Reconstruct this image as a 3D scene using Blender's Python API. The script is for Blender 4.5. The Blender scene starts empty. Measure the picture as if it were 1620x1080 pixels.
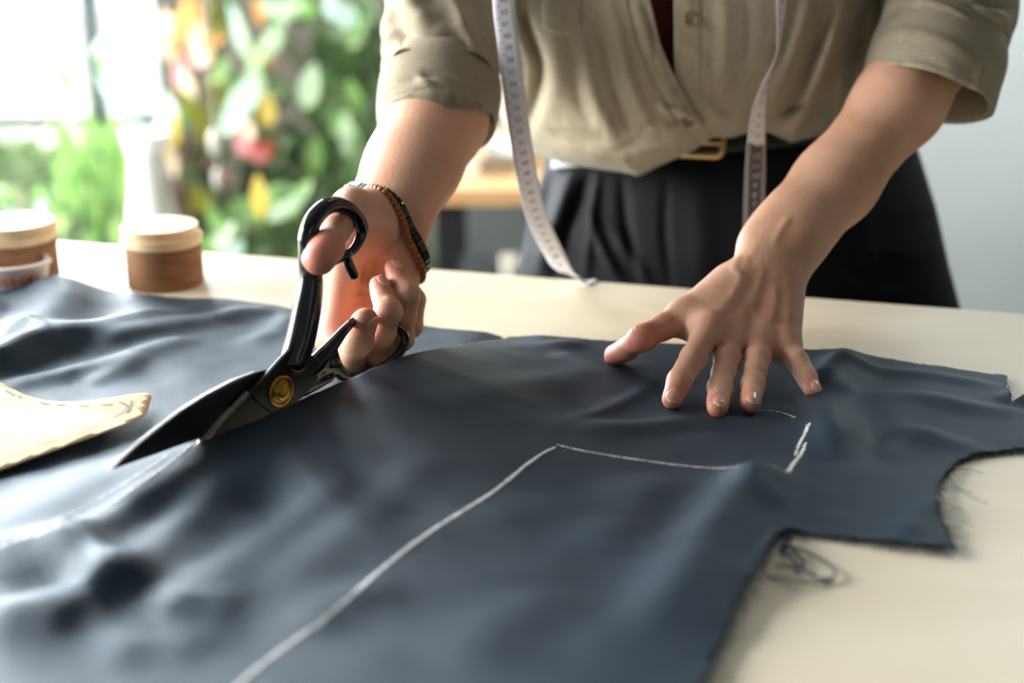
import bpy, bmesh, math, random
import numpy as np
from mathutils import Vector, Matrix, geometry
random.seed(7)
RNG = np.random.default_rng(11)
SC = bpy.context.scene
COL = SC.collection
TZ = 0.90                    # table top height
# ------------------------------------------------------------------ camera
PITCH = math.radians(19.0)
CAM = np.array([0.0, 0.0, TZ + 0.38])
FPX = 50.0 / 36.0 * 1620
FW = np.array([0, math.cos(PITCH), -math.sin(PITCH)])
UP = np.array([0, math.sin(PITCH), math.cos(PITCH)])
RT = np.array([1.0, 0, 0])
def ray(x, y):
    return FW + RT * ((x - 810) / FPX) + UP * ((540 - y) / FPX)
def P(x, y, d):
    return CAM + ray(x, y) * d
def Pz(x, y, z=0.0):
    """world point seen at (x, y) that lies z above the table top"""
    r = ray(x, y)
    return CAM + r * ((TZ + z - CAM[2]) / r[2])
cd = bpy.data.cameras.new('camera')
cam = bpy.data.objects.new('camera', cd); COL.objects.link(cam)
cam.location = CAM; cam.rotation_euler = (math.pi / 2 - PITCH, 0, 0)
cd.lens = 50; cd.sensor_width = 36; cd.clip_start = 0.02
cd.dof.use_dof = True; cd.dof.focus_distance = 1.035; cd.dof.aperture_fstop = 2.7
cd.dof.aperture_blades = 0
SC.camera = cam
# ------------------------------------------------------------------ materials
def srgb(r, g, b):
    f = lambda c: c / 12.92 if c <= 0.04045 else ((c + 0.055) / 1.055) ** 2.4
    return (f(r / 255), f(g / 255), f(b / 255), 1)
class NT:
    def __init__(s, name):
        s.m = bpy.data.materials.new(name); s.m.use_nodes = True
        s.n = s.m.node_tree.nodes; s.l = s.m.node_tree.links
        s.b = s.n['Principled BSDF']
    def add(s, t, **kw):
        n = s.n.new(t)
        for k, v in kw.items():
            if k in n.inputs: n.inputs[k].default_value = v
            else: setattr(n, k, v)
        return n
    def link(s, a, ao, b, bi): s.l.new(a.outputs[ao], b.inputs[bi])
    def set(s, **kw):
        for k, v in kw.items(): s.b.inputs[k.replace('_', ' ')].default_value = v
        return s
    def ramp(s, stops):
        r = s.n.new('ShaderNodeValToRGB'); e = r.color_ramp.elements
        while len(e) < len(stops): e.new(0.5)
        for q, (p, c) in zip(e, stops): q.position = p; q.color = c
        return r
def mat(name, col, rough=0.6, noise=None, bump=None, **kw):
    """noise=(scale, col2[, stretch]) mixes a second colour in; bump=(scale, strength, distance)"""
    t = NT(name); t.set(Base_Color=col, Roughness=rough)
    for k, v in kw.items(): t.b.inputs[k.replace('_', ' ')].default_value = v
    tc = t.add('ShaderNodeTexCoord')
    if noise:
        src, so = tc, 'Object'
        if len(noise) > 2:
            mp = t.add('ShaderNodeMapping'); mp.inputs['Scale'].default_value = noise[2]
            t.link(tc, 'Object', mp, 'Vector'); src, so = mp, 'Vector'
        nz = t.add('ShaderNodeTexNoise', Scale=noise[0], Detail=5.0)
        t.link(src, so, nz, 'Vector')
        r = t.ramp([(0.35, col), (0.65, noise[1])])
        t.link(nz, 'Fac', r, 'Fac'); t.link(r, 'Color', t.b, 'Base Color')
    if bump:
        nz = t.add('ShaderNodeTexNoise', Scale=bump[0], Detail=4.0)
        t.link(tc, 'Object', nz, 'Vector')
        bp = t.add('ShaderNodeBump', Strength=bump[1], Distance=bump[2])
        t.link(nz, 'Fac', bp, 'Height'); t.link(bp, 'Normal', t.b, 'Normal')
    return t.m
def weave_mat(name, c1, c2, scale, rough, bumpd, sheen=0.3, slub=None, spec=0.5):
    t = NT(name); t.set(Roughness=rough)
    t.b.inputs['Sheen Weight'].default_value = sheen
    t.b.inputs['Sheen Roughness'].default_value = 0.45
    t.b.inputs['Specular IOR Level'].default_value = spec
    tc = t.add('ShaderNodeTexCoord')
    mp = t.add('ShaderNodeMapping'); t.link(tc, 'UV', mp, 'Vector')
    w1 = t.add('ShaderNodeTexWave', Scale=scale, Distortion=1.2, Detail=1.0); w1.bands_direction = 'X'
    w2 = t.add('ShaderNodeTexWave', Scale=scale, Distortion=1.2, Detail=1.0); w2.bands_direction = 'Y'
    for w in (w1, w2):
        w.inputs['Detail Scale'].default_value = 2.0
        t.link(mp, 'Vector', w, 'Vector')
    mx = t.add('ShaderNodeMath', operation='MULTIPLY'); t.link(w1, 'Fac', mx, 0); t.link(w2, 'Fac', mx, 1)
    nz = t.add('ShaderNodeTexNoise', Scale=slub[0] if slub else 400.0, Detail=3.0)
    mp2 = t.add('ShaderNodeMapping'); mp2.inputs['Scale'].default_value = slub[1] if slub else (1, 1, 1)
    t.link(tc, 'UV', mp2, 'Vector'); t.link(mp2, 'Vector', nz, 'Vector')
    ad = t.add('ShaderNodeMath', operation='MULTIPLY_ADD'); t.link(mx, 0, ad, 0)
    ad.inputs[1].default_value = 0.55; t.link(nz, 'Fac', ad, 2)
    r = t.ramp([(0.35, c1), (0.95, c2)]); t.link(ad, 0, r, 'Fac'); t.link(r, 'Color', t.b, 'Base Color')
    bp = t.add('ShaderNodeBump', Strength=0.6, Distance=bumpd); t.link(ad, 0, bp, 'Height')
    t.link(bp, 'Normal', t.b, 'Normal')
    return t.m
M = {}
def skin_mat():
    t = NT('skin'); t.set(Roughness=0.47)
    tc = t.add('ShaderNodeTexCoord')
    n1 = t.add('ShaderNodeTexNoise', Scale=22.0, Detail=5.0); t.link(tc, 'Object', n1, 'Vector')
    r = t.ramp([(0.3, srgb(208, 154, 124)), (0.55, srgb(221, 175, 146)), (0.75, srgb(221, 161, 135))])
    t.link(n1, 'Fac', r, 'Fac')
    at = t.add('ShaderNodeAttribute', attribute_name='flush')      # real redness of pads and knuckles
    mx = t.add('ShaderNodeMix', data_type='RGBA'); mx.inputs[7].default_value = srgb(214, 120, 104)
    t.l.new(at.outputs['Fac'], mx.inputs[0]); t.l.new(r.outputs['Color'], mx.inputs[6])
    t.l.new(mx.outputs[2], t.b.inputs['Base Color'])
    t.b.inputs['Subsurface Weight'].default_value = 0.22
    t.b.inputs['Subsurface Radius'].default_value = (1.0, 0.35, 0.2)
    t.b.inputs['Subsurface Scale'].default_value = 0.006
    v = t.add('ShaderNodeTexVoronoi', Scale=900.0); t.link(tc, 'Object', v, 'Vector')
    n2 = t.add('ShaderNodeTexNoise', Scale=260.0, Detail=6.0, Roughness=0.7); t.link(tc, 'Object', n2, 'Vector')
    ad = t.add('ShaderNodeMath', operation='MULTIPLY_ADD'); t.l.new(v.outputs['Distance'], ad.inputs[0])
    ad.inputs[1].default_value = 0.35; t.link(n2, 'Fac', ad, 2)
    bp = t.add('ShaderNodeBump', Strength=0.6, Distance=0.0007); t.link(ad, 0, bp, 'Height')
    t.link(bp, 'Normal', t.b, 'Normal')
    return t.m
M['skin'] = skin_mat()
M['nail'] = mat('nail', srgb(226, 168, 150), 0.22, Subsurface_Weight=0.2, Subsurface_Scale=0.003)
M['nail_tip'] = mat('nail_tip', srgb(232, 204, 186), 0.3)
M['enamel'] = mat('black_enamel', (0.004, 0.004, 0.006, 1), 0.10, Coat_Weight=0.6, Coat_Roughness=0.05)
M['black_metal'] = mat('blackened_steel', (0.013, 0.012, 0.012, 1), 0.38, noise=(60, (0.03, 0.026, 0.022, 1)), Metallic=0.2, bump=(350, 0.15, 0.0003))
M['steel'] = mat('blade_steel', (0.62, 0.60, 0.56, 1), 0.32, noise=(30, (0.3, 0.29, 0.27, 1), (1, 1, 1)), Metallic=1.0)
M['blade_face'] = mat('blade_face', (0.055, 0.055, 0.055, 1), 0.3, noise=(30, (0.035, 0.035, 0.035, 1)), Metallic=0.6)
M['brass'] = mat('brass', (0.62, 0.38, 0.08, 1), 0.28, noise=(120, (0.4, 0.23, 0.04, 1)), Metallic=1.0)
M['gold'] = mat('buckle_gold', (0.85, 0.58, 0.28, 1), 0.3, Metallic=0.8)
M['navy'] = weave_mat('navy_suiting', (0.0015, 0.0042, 0.0095, 1), (0.015, 0.034, 0.060, 1), 430.0, 0.40, 0.0007, 0.03, (900.0, (1, 1, 1)), 0.34)
M['navy'].node_tree.nodes['Principled BSDF'].inputs['Specular Tint'].default_value = (0.45, 0.76, 1.0, 1)
M['linen'] = weave_mat('khaki_linen', srgb(132, 123, 102), srgb(182, 173, 150), 330.0, 0.8, 0.0005, 0.15, (120.0, (1, 14, 1)), 0.2)
M['black_cloth'] = weave_mat('black_trouser_cloth', (0.0025, 0.003, 0.004, 1), (0.008, 0.009, 0.012, 1), 400.0, 0.7, 0.0003, 0.03, None, 0.10)
M['maroon'] = mat('maroon_knit', srgb(96, 36, 26), 0.85)
M['leather'] = mat('black_leather', (0.018, 0.02, 0.019, 1), 0.45, bump=(300, 0.3, 0.0004))
M['tape'] = mat('tape_white', srgb(236, 236, 246), 0.42)
M['tape_dark'] = mat('tape_dark_print', srgb(70, 68, 70), 0.5)
M['tape_ink'] = mat('tape_ink', srgb(120, 120, 134), 0.5)
M['tape_light'] = mat('tape_light_print', srgb(196, 192, 200), 0.5)
M['chalk'] = None
def chalk_mat():
    t = NT('tailors_chalk'); t.set(Base_Color=(0.9, 0.9, 0.88, 1), Roughness=0.95)
    tc = t.add('ShaderNodeTexCoord'); n = t.add('ShaderNodeTexNoise', Scale=900.0, Detail=4.0)
    t.link(tc, 'Object', n, 'Vector')
    at = t.add('ShaderNodeAttribute', attribute_name='edge')
    sb = t.add('ShaderNodeMath', operation='MULTIPLY_ADD'); t.l.new(at.outputs['Fac'], sb.inputs[0])
    sb.inputs[1].default_value = -0.33; t.link(n, 'Fac', sb, 2)
    r = t.ramp([(0.30, (0.0, 0.0, 0.0, 1)), (0.53, (0.95, 0.95, 0.95, 1))])
    t.link(sb, 0, r, 'Fac'); t.link(r, 'Color', t.b, 'Alpha')
    return t.m
M['chalk'] = chalk_mat()
M['thread'] = mat('navy_thread', (0.03, 0.055, 0.09, 1), 0.8)
M['paper'] = mat('pattern_paper', srgb(226, 204, 166), 0.75, noise=(60, srgb(214, 188, 146)), bump=(90, 0.35, 0.001), Transmission_Weight=0.0)
M['pencil'] = mat('blue_pencil', srgb(112, 138, 160), 0.8)
M['table'] = mat('table_laminate', srgb(214, 204, 178), 0.42, noise=(7, srgb(220, 211, 187), (1, 3, 1)), bump=(500, 0.08, 0.0003))
M['table_edge'] = mat('plywood_edge', srgb(190, 160, 120), 0.6)
# ------------------------------------------------------------------ object helpers
def tag(o, label=None, cat=None, group=None, kind=None):
    if label: o['label'] = label
    if cat: o['category'] = cat
    if group: o['group'] = group
    if kind: o['kind'] = kind
    return o
def empty(name, loc=(0, 0, 0), label=None, cat=None, group=None):
    o = bpy.data.objects.new(name, None); COL.objects.link(o); o.location = loc
    o.empty_display_size = 0.02
    return tag(o, label, cat, group)
def link(name, me, m, parent=None, smooth=True):
    o = bpy.data.objects.new(name, me); COL.objects.link(o)
    if m is not None:
        for q in (m if isinstance(m, (list, tuple)) else [m]): me.materials.append(q)
    if smooth and me.polygons: me.polygons.foreach_set('use_smooth', [True] * len(me.polygons))
    if parent is not None:
        o.parent = parent
        bpy.context.view_layer.update()
        o.matrix_parent_inverse = parent.matrix_world.inverted()
    return o
def mesh(name, verts, faces, m, parent=None, smooth=True, uv=None, mi=None):
    me = bpy.data.meshes.new(name)
    me.from_pydata([tuple(map(float, v)) for v in verts], [], [tuple(int(i) for i in f) for f in faces])
    if uv is not None:
        l = me.uv_layers.new(name='UVMap'); vi = np.zeros(len(me.loops), int); me.loops.foreach_get('vertex_index', vi)
        l.data.foreach_set('uv', np.asarray(uv, float)[vi].ravel())
    if mi is not None: me.polygons.foreach_set('material_index', mi)
    me.update()
    return link(name, me, m, parent, smooth)
class Geo:
    def __init__(s): s.v = []; s.f = []; s.mi = []
    def add(s, v, f, mi=0):
        b = len(s.v); s.v += [tuple(map(float, q)) for q in v]
        s.f += [tuple(i + b for i in q) for q in f]; s.mi += [mi] * len(f)
        return s
    def box(s, a, b, mi=0, R=None):
        x0, y0, z0 = a; x1, y1, z1 = b
        v = [(x, y, z) for z in (z0, z1) for y in (y0, y1) for x in (x0, x1)]
        if R is not None: v = [tuple(R @ Vector(q)) for q in v]
        return s.add(v, [(0, 2, 3, 1), (4, 5, 7, 6), (0, 1, 5, 4), (2, 6, 7, 3), (0, 4, 6, 2), (1, 3, 7, 5)], mi)
    def lathe(s, prof, c=(0, 0, 0), n=48, mi=0, cap=True):
        v = []; f = []
        for r, z in prof:
            for k in range(n):
                a = 2 * math.pi * k / n; v.append((c[0] + r * math.cos(a), c[1] + r * math.sin(a), c[2] + z))
        for i in range(len(prof) - 1):
            for k in range(n):
                k2 = (k + 1) % n; f.append((i * n + k, i * n + k2, (i + 1) * n + k2, (i + 1) * n + k))
        if cap: f.append(tuple(range(n))[::-1]); f.append(tuple((len(prof) - 1) * n + k for k in range(n)))
        return s.add(v, f, mi)
    def tube(s, pts, rad, n=8, mi=0, closed=False, flat=None):
        pts = [np.asarray(p, float) for p in pts]; N = len(pts)
        rad = rad if hasattr(rad, '__len__') else [rad] * N
        v = []; f = []; prev = None
        for i, p in enumerate(pts):
            t = (pts[(i + 1) % N] - pts[i - 1]) if closed else (pts[min(i + 1, N - 1)] - pts[max(i - 1, 0)])
            t = t / (np.linalg.norm(t) + 1e-12)
            if prev is None:
                h = np.array([0, 0, 1.0]) if abs(t[2]) < 0.9 else np.array([1.0, 0, 0])
                prev = np.cross(t, h)
            a = prev - t * prev.dot(t); a /= np.linalg.norm(a) + 1e-12; prev = a; b = np.cross(t, a)
            for k in range(n):
                w = 2 * math.pi * k / n; v.append(p + rad[i] * (math.cos(w) * a + math.sin(w) * b))
        M_ = N if closed else N - 1
        for i in range(M_):
            for k in range(n):
                k2 = (k + 1) % n; j = (i + 1) % N
                f.append((i * n + k, i * n + k2, j * n + k2, j * n + k))
        if not closed: f.append(tuple(range(n))[::-1]); f.append(tuple((N - 1) * n + k for k in range(n)))
        return s.add(v, f, mi)
    def build(s, name, m, parent=None, smooth=False, bevel=0):
        o = mesh(name, s.v, s.f, m, parent, smooth, mi=s.mi)
        if bevel:
            b = o.modifiers.new('bevel', 'BEVEL'); b.width = bevel; b.segments = 3; b.limit_method = 'ANGLE'
        return o
def spline(pts, n):
    """Catmull-Rom through pts (any width), n samples evenly in parameter"""
    p = np.asarray(pts, float); q = np.vstack([2 * p[0] - p[1], p, 2 * p[-1] - p[-2]])
    out = []
    for u in np.linspace(0, len(p) - 1, n):
        i = min(int(u), len(p) - 2); t = u - i
        a, b, c, d = q[i], q[i + 1], q[i + 2], q[i + 3]
        out.append(0.5 * (2 * b + (c - a) * t + (2 * a - 5 * b + 4 * c - d) * t * t + (3 * b - a - 3 * c + d) * t ** 3))
    return np.array(out)
def vnoise(x, y, seed=0):
    """smooth value noise, about -1..1"""
    r = np.random.default_rng(seed).uniform(-1, 1, (64, 64))
    xi = np.floor(x).astype(int); yi = np.floor(y).astype(int); fx = x - xi; fy = y - yi
    fx = fx * fx * (3 - 2 * fx); fy = fy * fy * (3 - 2 * fy)
    g = lambda i, j: r[i % 64, j % 64]
    return (g(xi, yi) * (1 - fx) + g(xi + 1, yi) * fx) * (1 - fy) + (g(xi, yi + 1) * (1 - fx) + g(xi + 1, yi + 1) * fx) * fy
# ------------------------------------------------------------------ distance-field surfaces (for hands, arms, handles)
def smin(a, b, k):
    h = np.clip(0.5 + 0.5 * (b - a) / k, 0, 1)
    return b + (a - b) * h - k * h * (1 - h)
def cone(p, a, b, ra, rb, nrm=None, fl=1.0):
    """tapered capsule; nrm/fl: squeeze its section by fl along nrm"""
    a = np.asarray(a); b = np.asarray(b); ba = b - a; pa = p - a
    if nrm is not None:
        n = np.asarray(nrm, float); n = n - ba * (n.dot(ba) / ba.dot(ba)); n /= np.linalg.norm(n)
        pa = pa + n * ((pa @ n) * (1 / fl - 1))[:, None]
    h = np.clip(pa @ ba / ba.dot(ba), 0, 1)
    d = np.linalg.norm(pa - h[:, None] * ba, axis=1) - (ra + (rb - ra) * h)
    return d * (min(fl, 1.0) if nrm is not None else 1.0)
def nets(f, lo, hi, h, local=None):
    lo = np.asarray(lo, float); n = np.ceil((np.asarray(hi) - lo) / h).astype(int); B = 10
    nb = (n + B - 1) // B; n = nb * B
    V = np.full(n + 1, 1.0, np.float32)
    bi = np.stack(np.meshgrid(*[np.arange(k) for k in nb], indexing='ij'), -1).reshape(-1, 3)
    c = lo + (bi + 0.5) * B * h; d = f(c)
    act = np.abs(d) < B * h * 1.35
    for b, dd in zip(bi[~act], d[~act]):
        if dd < 0: V[b[0] * B:(b[0] + 1) * B + 1, b[1] * B:(b[1] + 1) * B + 1, b[2] * B:(b[2] + 1) * B + 1] = -1
    g = np.stack(np.meshgrid(*[np.arange(B + 1)] * 3, indexing='ij'), -1).reshape(-1, 3)
    A = bi[act]
    loc = {}
    for b in A:
        pts = lo + (b * B + g) * h
        fl_ = local(lo + (b + 0.5) * B * h, B * h * 1.1) if local else f
        loc[tuple(b)] = fl_
        V[b[0] * B:(b[0] + 1) * B + 1, b[1] * B:(b[1] + 1) * B + 1, b[2] * B:(b[2] + 1) * B + 1] = fl_(pts).reshape(B + 1, B + 1, B + 1)
    S = V < 0
    cs = sum(S[i:i + n[0], j:j + n[1], k:k + n[2]].astype(np.int8) for i in (0, 1) for j in (0, 1) for k in (0, 1))
    cells = np.argwhere((cs > 0) & (cs < 8))
    idx = np.full(n, -1, np.int32); idx[tuple(cells.T)] = np.arange(len(cells))
    acc = np.zeros((len(cells), 3)); cnt = np.zeros(len(cells))
    co = [(i, j, k) for i in (0, 1) for j in (0, 1) for k in (0, 1)]
    for a in co:
        for ax in range(3):
            if a[ax]: continue
            b = list(a); b[ax] = 1
            va = V[tuple((cells + a).T)]; vb = V[tuple((cells + b).T)]
            m = (va < 0) != (vb < 0)
            t = va[m] / (va[m] - vb[m])
            q = np.tile(np.array(a, float), (m.sum(), 1)); q[:, ax] = t
            acc[m] += q; cnt[m] += 1
    P_ = lo + (cells + acc / cnt[:, None]) * h
    F = []
    for ax in range(3):
        o1, o2 = [(1, 2), (2, 0), (0, 1)][ax]
        sl0 = [slice(1, n[i]) for i in range(3)]; sl0[ax] = slice(0, n[ax])
        sl1 = list(sl0); sl1[ax] = slice(1, n[ax] + 1)
        a = S[tuple(sl0)]; b = S[tuple(sl1)]
        for flip, mask in ((False, a & ~b), (True, ~a & b)):
            e = np.argwhere(mask); off = np.ones(3, int); off[ax] = 0; e = e + off
            def ix(d1, d2):
                q = e.copy(); q[:, o1] -= d1; q[:, o2] -= d2; return idx[tuple(q.T)]
            q = np.stack([ix(1, 1), ix(0, 1), ix(0, 0), ix(1, 0)], 1)
            F.append(q[:, ::-1] if flip else q)
    F = np.vstack(F)
    e = h * 0.4; I3 = np.eye(3) * e; cb = cells // B     # settle on the surface, block by block
    key = (cb[:, 0] * nb[1] + cb[:, 1]) * nb[2] + cb[:, 2]; od = np.argsort(key, kind='stable')
    for grp in np.split(od, np.flatnonzero(np.diff(key[od])) + 1):
        fl_ = loc.get(tuple(cb[grp[0]]), f); q = P_[grp]; m = len(q)
        for _ in range(2):
            al = fl_(np.vstack([q] + [q + I3[i] for i in range(3)] + [q - I3[i] for i in range(3)]))
            gr = np.stack([(al[(1 + i) * m:(2 + i) * m] - al[(4 + i) * m:(5 + i) * m]) / (2 * e) for i in range(3)], 1)
            st = al[:m, None] * gr / np.maximum((gr ** 2).sum(1), 0.3)[:, None]
            q = q - np.clip(st, -h * 0.6, h * 0.6)
        P_[grp] = q
    return P_, F
def sdf_bounds(prims, pad=0.01):
    a = np.array([np.minimum(p[0], p[1]) - max(p[2], p[3]) for p in prims]).min(0) - pad
    b = np.array([np.maximum(p[0], p[1]) + max(p[2], p[3]) for p in prims]).max(0) + pad
    return a, b
KEY, BACK, FILL, NEAR = 175, 265, 4, 95
# ================================================================== THE PERSON
VOX = 0.0014
class Limb:
    """one arm with its hand as a distance field"""
    def __init__(s): s.base = []; s.fing = []; s.bumps = []; s.creases = []; s.flush = []; s.nails = []
    def prims(s):
        o = list(s.base)
        for link_, ch in s.fing: o += link_ + ch
        return o
    def local(s, c, R):
        """the same field near c only, with far pieces left out"""
        t = Limb(); c_ = np.asarray(c)[None]
        dv = lambda q: cone(c_, *q[:6])[0]
        al = s.prims(); best = min(dv(q) for q in al); lim = best + 2.2 * R + 0.03
        t.base = [q for q in s.base if dv(q) < lim] or s.base[:1]
        t.fing = [x for x in s.fing if min(dv(q) for q in x[0] + x[1]) < best + 2.2 * R + 0.012]
        t.bumps = [q for q in s.bumps if np.linalg.norm(q[0] - c) < R + 3.2 * q[1]]
        t.creases = [q for q in s.creases if np.linalg.norm(q[0] - c) < R + 3.2 * q[2]]
        return t.f
    def f(s, p):
        B = None
        for (a, b, ra, rb, n, fl, k) in s.base:
            q = cone(p, a, b, ra, rb, n, fl); B = q if B is None else smin(B, q, k)
        out = B
        for link_, ch in s.fing:
            q = None
            for (a, b, ra, rb, n, fl, k) in link_:
                r = cone(p, a, b, ra, rb, n, fl); q = r if q is None else smin(q, r, k)
            out = smin(out, smin(B, q, link_[0][6]), 0.0006)
            c = None
            for (a, b, ra, rb, n, fl, k) in ch:
                r = cone(p, a, b, ra, rb, n, fl); c = r if c is None else smin(c, r, k)
            c = smin(c, q, 0.004)
            out = smin(out, c, 0.0010)
        for c, r, h in s.bumps:
            out = out - h * np.exp(-((p - c) ** 2).sum(1) / (r * r))
        for c, t, R, dep, sg in s.creases:
            v = p - c; al = v @ t; rad = (v ** 2).sum(1)
            out = out + dep * np.exp(-(al / sg) ** 2) * np.exp(-rad / (R * R))
        return out
    def finger(s, J, R, nrm, klink=0.011, fl=0.92, nail=None, wr=True, pad=True):
        """J: knuckle, two joints, tip centre; R: radii"""
        J = [np.asarray(j) for j in J]; nrm = np.asarray(nrm, float)
        link_ = [(J[0], J[0] * 0.45 + J[1] * 0.55, R[0], R[1] * 0.97, nrm, 0.95, klink)]
        m01 = (J[0] + J[1]) / 2
        ch = [(m01, J[1], R[1] * 0.96, R[1], nrm, fl, 0.004)]
        m12 = (J[1] + J[2]) / 2
        ch += [(J[1], m12, R[1] * 1.0, (R[1] + R[2]) * 0.475, nrm, fl, 0.005), (m12, J[2], (R[1] + R[2]) * 0.475, R[2], nrm, fl, 0.004)]
        t = J[3] - J[2]; L = np.linalg.norm(t); t = t / L
        ch += [(J[2], J[3], R[2] * 0.99, R[3], nrm, 0.88, 0.005)]
        if pad:                                            # soft finger pad
            n = nrm - t * nrm.dot(t); n /= np.linalg.norm(n)
            c = J[2] * 0.35 + J[3] * 0.65 - n * R[3] * 0.22
            ch += [(c - t * 0.003, c + t * 0.003, R[3] * 0.86, R[3] * 0.82, None, 1, 0.004)]
        s.fing.append((link_, ch))
        if wr:
            for k, w in ((1, 1.0), (2, 0.7)):
                d = J[k + 1] - J[k - 1]; d /= np.linalg.norm(d)
                n = nrm - d * nrm.dot(d); n /= np.linalg.norm(n)
                c = J[k] + n * R[k] * 0.85
                s.bumps.append((c, R[k] * 0.75, 0.0007 * w))
                for o in (-0.0034, -0.0012, 0.0012, 0.0034):
                    s.creases.append((c + d * o * w, d, R[k] * 0.62, 0.00042 * w, 0.00045))
                c2 = J[k] - n * R[k] * 0.85
                s.creases.append((c2, d, R[k] * 1.0, 0.0010 * w, 0.0010))
        s.flush.append((J[3], 0.013, 0.75)); s.flush.append((J[1], 0.009, 0.3))
        s.nails.append((J, R, nrm if nail is None else np.asarray(nail, float)))
def unit(v): v = np.asarray(v, float); return v / np.linalg.norm(v)
# ---------------- the hand spread on the cloth (wearer's left)
LH = Limb()
W = P(1228, 396, 1.150)
mi = P(1121, 520, 1.068); mm = P(1163, 519, 1.082); mr = P(1205, 526, 1.082); mp = P(1240, 545, 1.075)
DN = unit(np.cross(mp - mi, W - mm)); DN = DN if DN[2] > 0 else -DN
arm_ax = unit(P(1420, 165, 1.21) - W)
AN = unit(DN - arm_ax * DN.dot(arm_ax))
E = P(1497, 45, 1.248); SH = np.array([0.375, 1.30, TZ + 0.50])
A1 = P(1319, 292, 1.185); A2 = P(1422, 163, 1.215)
LH.base = [
    (W, mm, 0.0205, 0.0135, DN, 0.72, 0.02),
    (W, mi, 0.0180, 0.0118, DN, 0.8, 0.014), (W, mr, 0.0185, 0.0120, DN, 0.75, 0.014), (W, mp, 0.0165, 0.0105, DN, 0.8, 0.016),
    (mi - DN * 0.002, mp - DN * 0.002, 0.0100, 0.0092, None, 1, 0.01),
    (W - DN * 0.004 + unit(mp - mi) * 0.008, mp - DN * 0.006 - unit(mp - W) * 0.012, 0.016, 0.012, None, 1, 0.012),
    (W, W + arm_ax * 0.035, 0.0262, 0.0268, AN, 0.74, 0.016),
    (W + arm_ax * 0.03, A1, 0.0270, 0.0312, AN, 0.84, 0.02), (A1, A2, 0.0312, 0.0355, AN, 0.92, 0.02), (A2, E, 0.0355, 0.039, None, 1, 0.02),
    (E, SH, 0.039, 0.046, None, 1, 0.03)]
# thumb mound and web
tc = P(1150, 455, 1.120); tm = P(1082, 500, 1.086); ti = P(1015, 535, 1.060); tt = Pz(973, 562, 0.0125)
TN = unit(UP * 0.75 + RT * -0.25 - FW * 0.3)
LH.base += [(tc, tm, 0.0165, 0.0120, None, 1, 0.014), (tm * 0.55 + mi * 0.45 - DN * 0.004, W, 0.0085, 0.014, None, 1, 0.014),
            (tm, mi - DN * 0.005, 0.0070, 0.0070, None, 1, 0.013)]
LH.fing.append(([(tm, (tm + ti) / 2, 0.0112, 0.0098, None, 1, 0.009)],
                [((tm + ti) / 2, ti, 0.0098, 0.0100, TN, 0.95, 0.004), (ti, tt, 0.0098, 0.0078, TN, 0.9, 0.006),
                 (ti * 0.45 + tt * 0.55 - TN * 0.0015, tt, 0.0086, 0.0070, None, 1, 0.004)]))
td = unit(tt - tm)
for o in (-0.003, 0, 0.003): LH.creases.append((ti + TN * 0.009 + td * o, td, 0.007, 0.0005, 0.0005))
LH.flush += [(tt, 0.022, 1.0), (ti, 0.022, 0.8), (tm, 0.014, 0.35)]
LH.finger([mi, P(1097, 566, 1.040), P(1075, 602, 1.0235), Pz(1063, 632, 0.0105)], [0.0102, 0.0092, 0.0083, 0.0071], unit(DN + -FW * 0.2 - RT * 0.15))
LH.finger([mm, P(1151, 567, 1.052), P(1139, 614, 1.0265), Pz(1135, 645, 0.0110)], [0.0106, 0.0094, 0.0086, 0.0076], unit(DN - FW * 0.25))
LH.finger([mr, P(1199, 565, 1.052), P(1191, 609, 1.0285), Pz(1187, 639, 0.0105)], [0.0102, 0.0090, 0.0082, 0.0072], unit(DN - FW * 0.25 + RT * 0.05))
LH.finger([mp, P(1261, 570, 1.056), P(1276, 596, 1.046), Pz(1288, 619, 0.0090)], [0.0092, 0.0078, 0.0070, 0.0062], unit(DN - FW * 0.2 + RT * 0.15))
for q, a in ((mi, 1), (mm, 1.1), (mr, 0.9), (mp, 0.8)):          # knuckles, tendons
    LH.bumps.append((q + DN * 0.009, 0.0085, 0.0013 * a)); LH.flush.append((q + DN * 0.01, 0.010, 0.28))
    for k in np.linspace(0.12, 0.8, 9):
        LH.bumps.append((q * (1 - k) + W * k + DN * 0.012, 0.0050, 0.0007 * a))
for q, r_ in ((mi, mm), (mm, mr), (mr, mp)):                     # hollows between the metacarpals
    for k in np.linspace(0.1, 0.5, 5):
        LH.bumps.append(((q + r_) / 2 * (1 - k) + W * k + DN * 0.011, 0.006, -0.0010))
vn = spline([P(1150, 462, 1.09) + DN * .004, P(1168, 440, 1.10) + DN * .004, P(1176, 425, 1.11) + DN * .004, P(1182, 405, 1.12), P(1200, 380, 1.13)], 26)
ulna = P(1262, 392, 1.150) + AN * 0.012
LH.bumps.append((ulna, 0.011, 0.0045))
def vein(pts, h=0.0011, r=0.0034, n=26):
    for q in spline(pts, n): LH.bumps.append((q, r, h * 0.17))
def onto(L, x, y, d=0.9):
    """point of the limb surface seen at (x, y)"""
    r = ray(x, y); ln = np.linalg.norm(r); t = d
    for _ in range(60):
        q = L.f((CAM + r * t)[None])[0]; t += q * 0.9 / ln
        if q < 1e-4: break
    return CAM + r * t
for seg in ([(1158, 470), (1166, 452), (1172, 436), (1180, 414), (1196, 388)], [(1172, 436), (1162, 424), (1170, 404)],
            [(1196, 500), (1192, 478), (1200, 452), (1206, 428)], [(1225, 384), (1236, 362), (1247, 345)], [(1222, 505), (1228, 480), (1226, 455)]):
    vein([onto(LH, *q) for q in seg])
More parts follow.
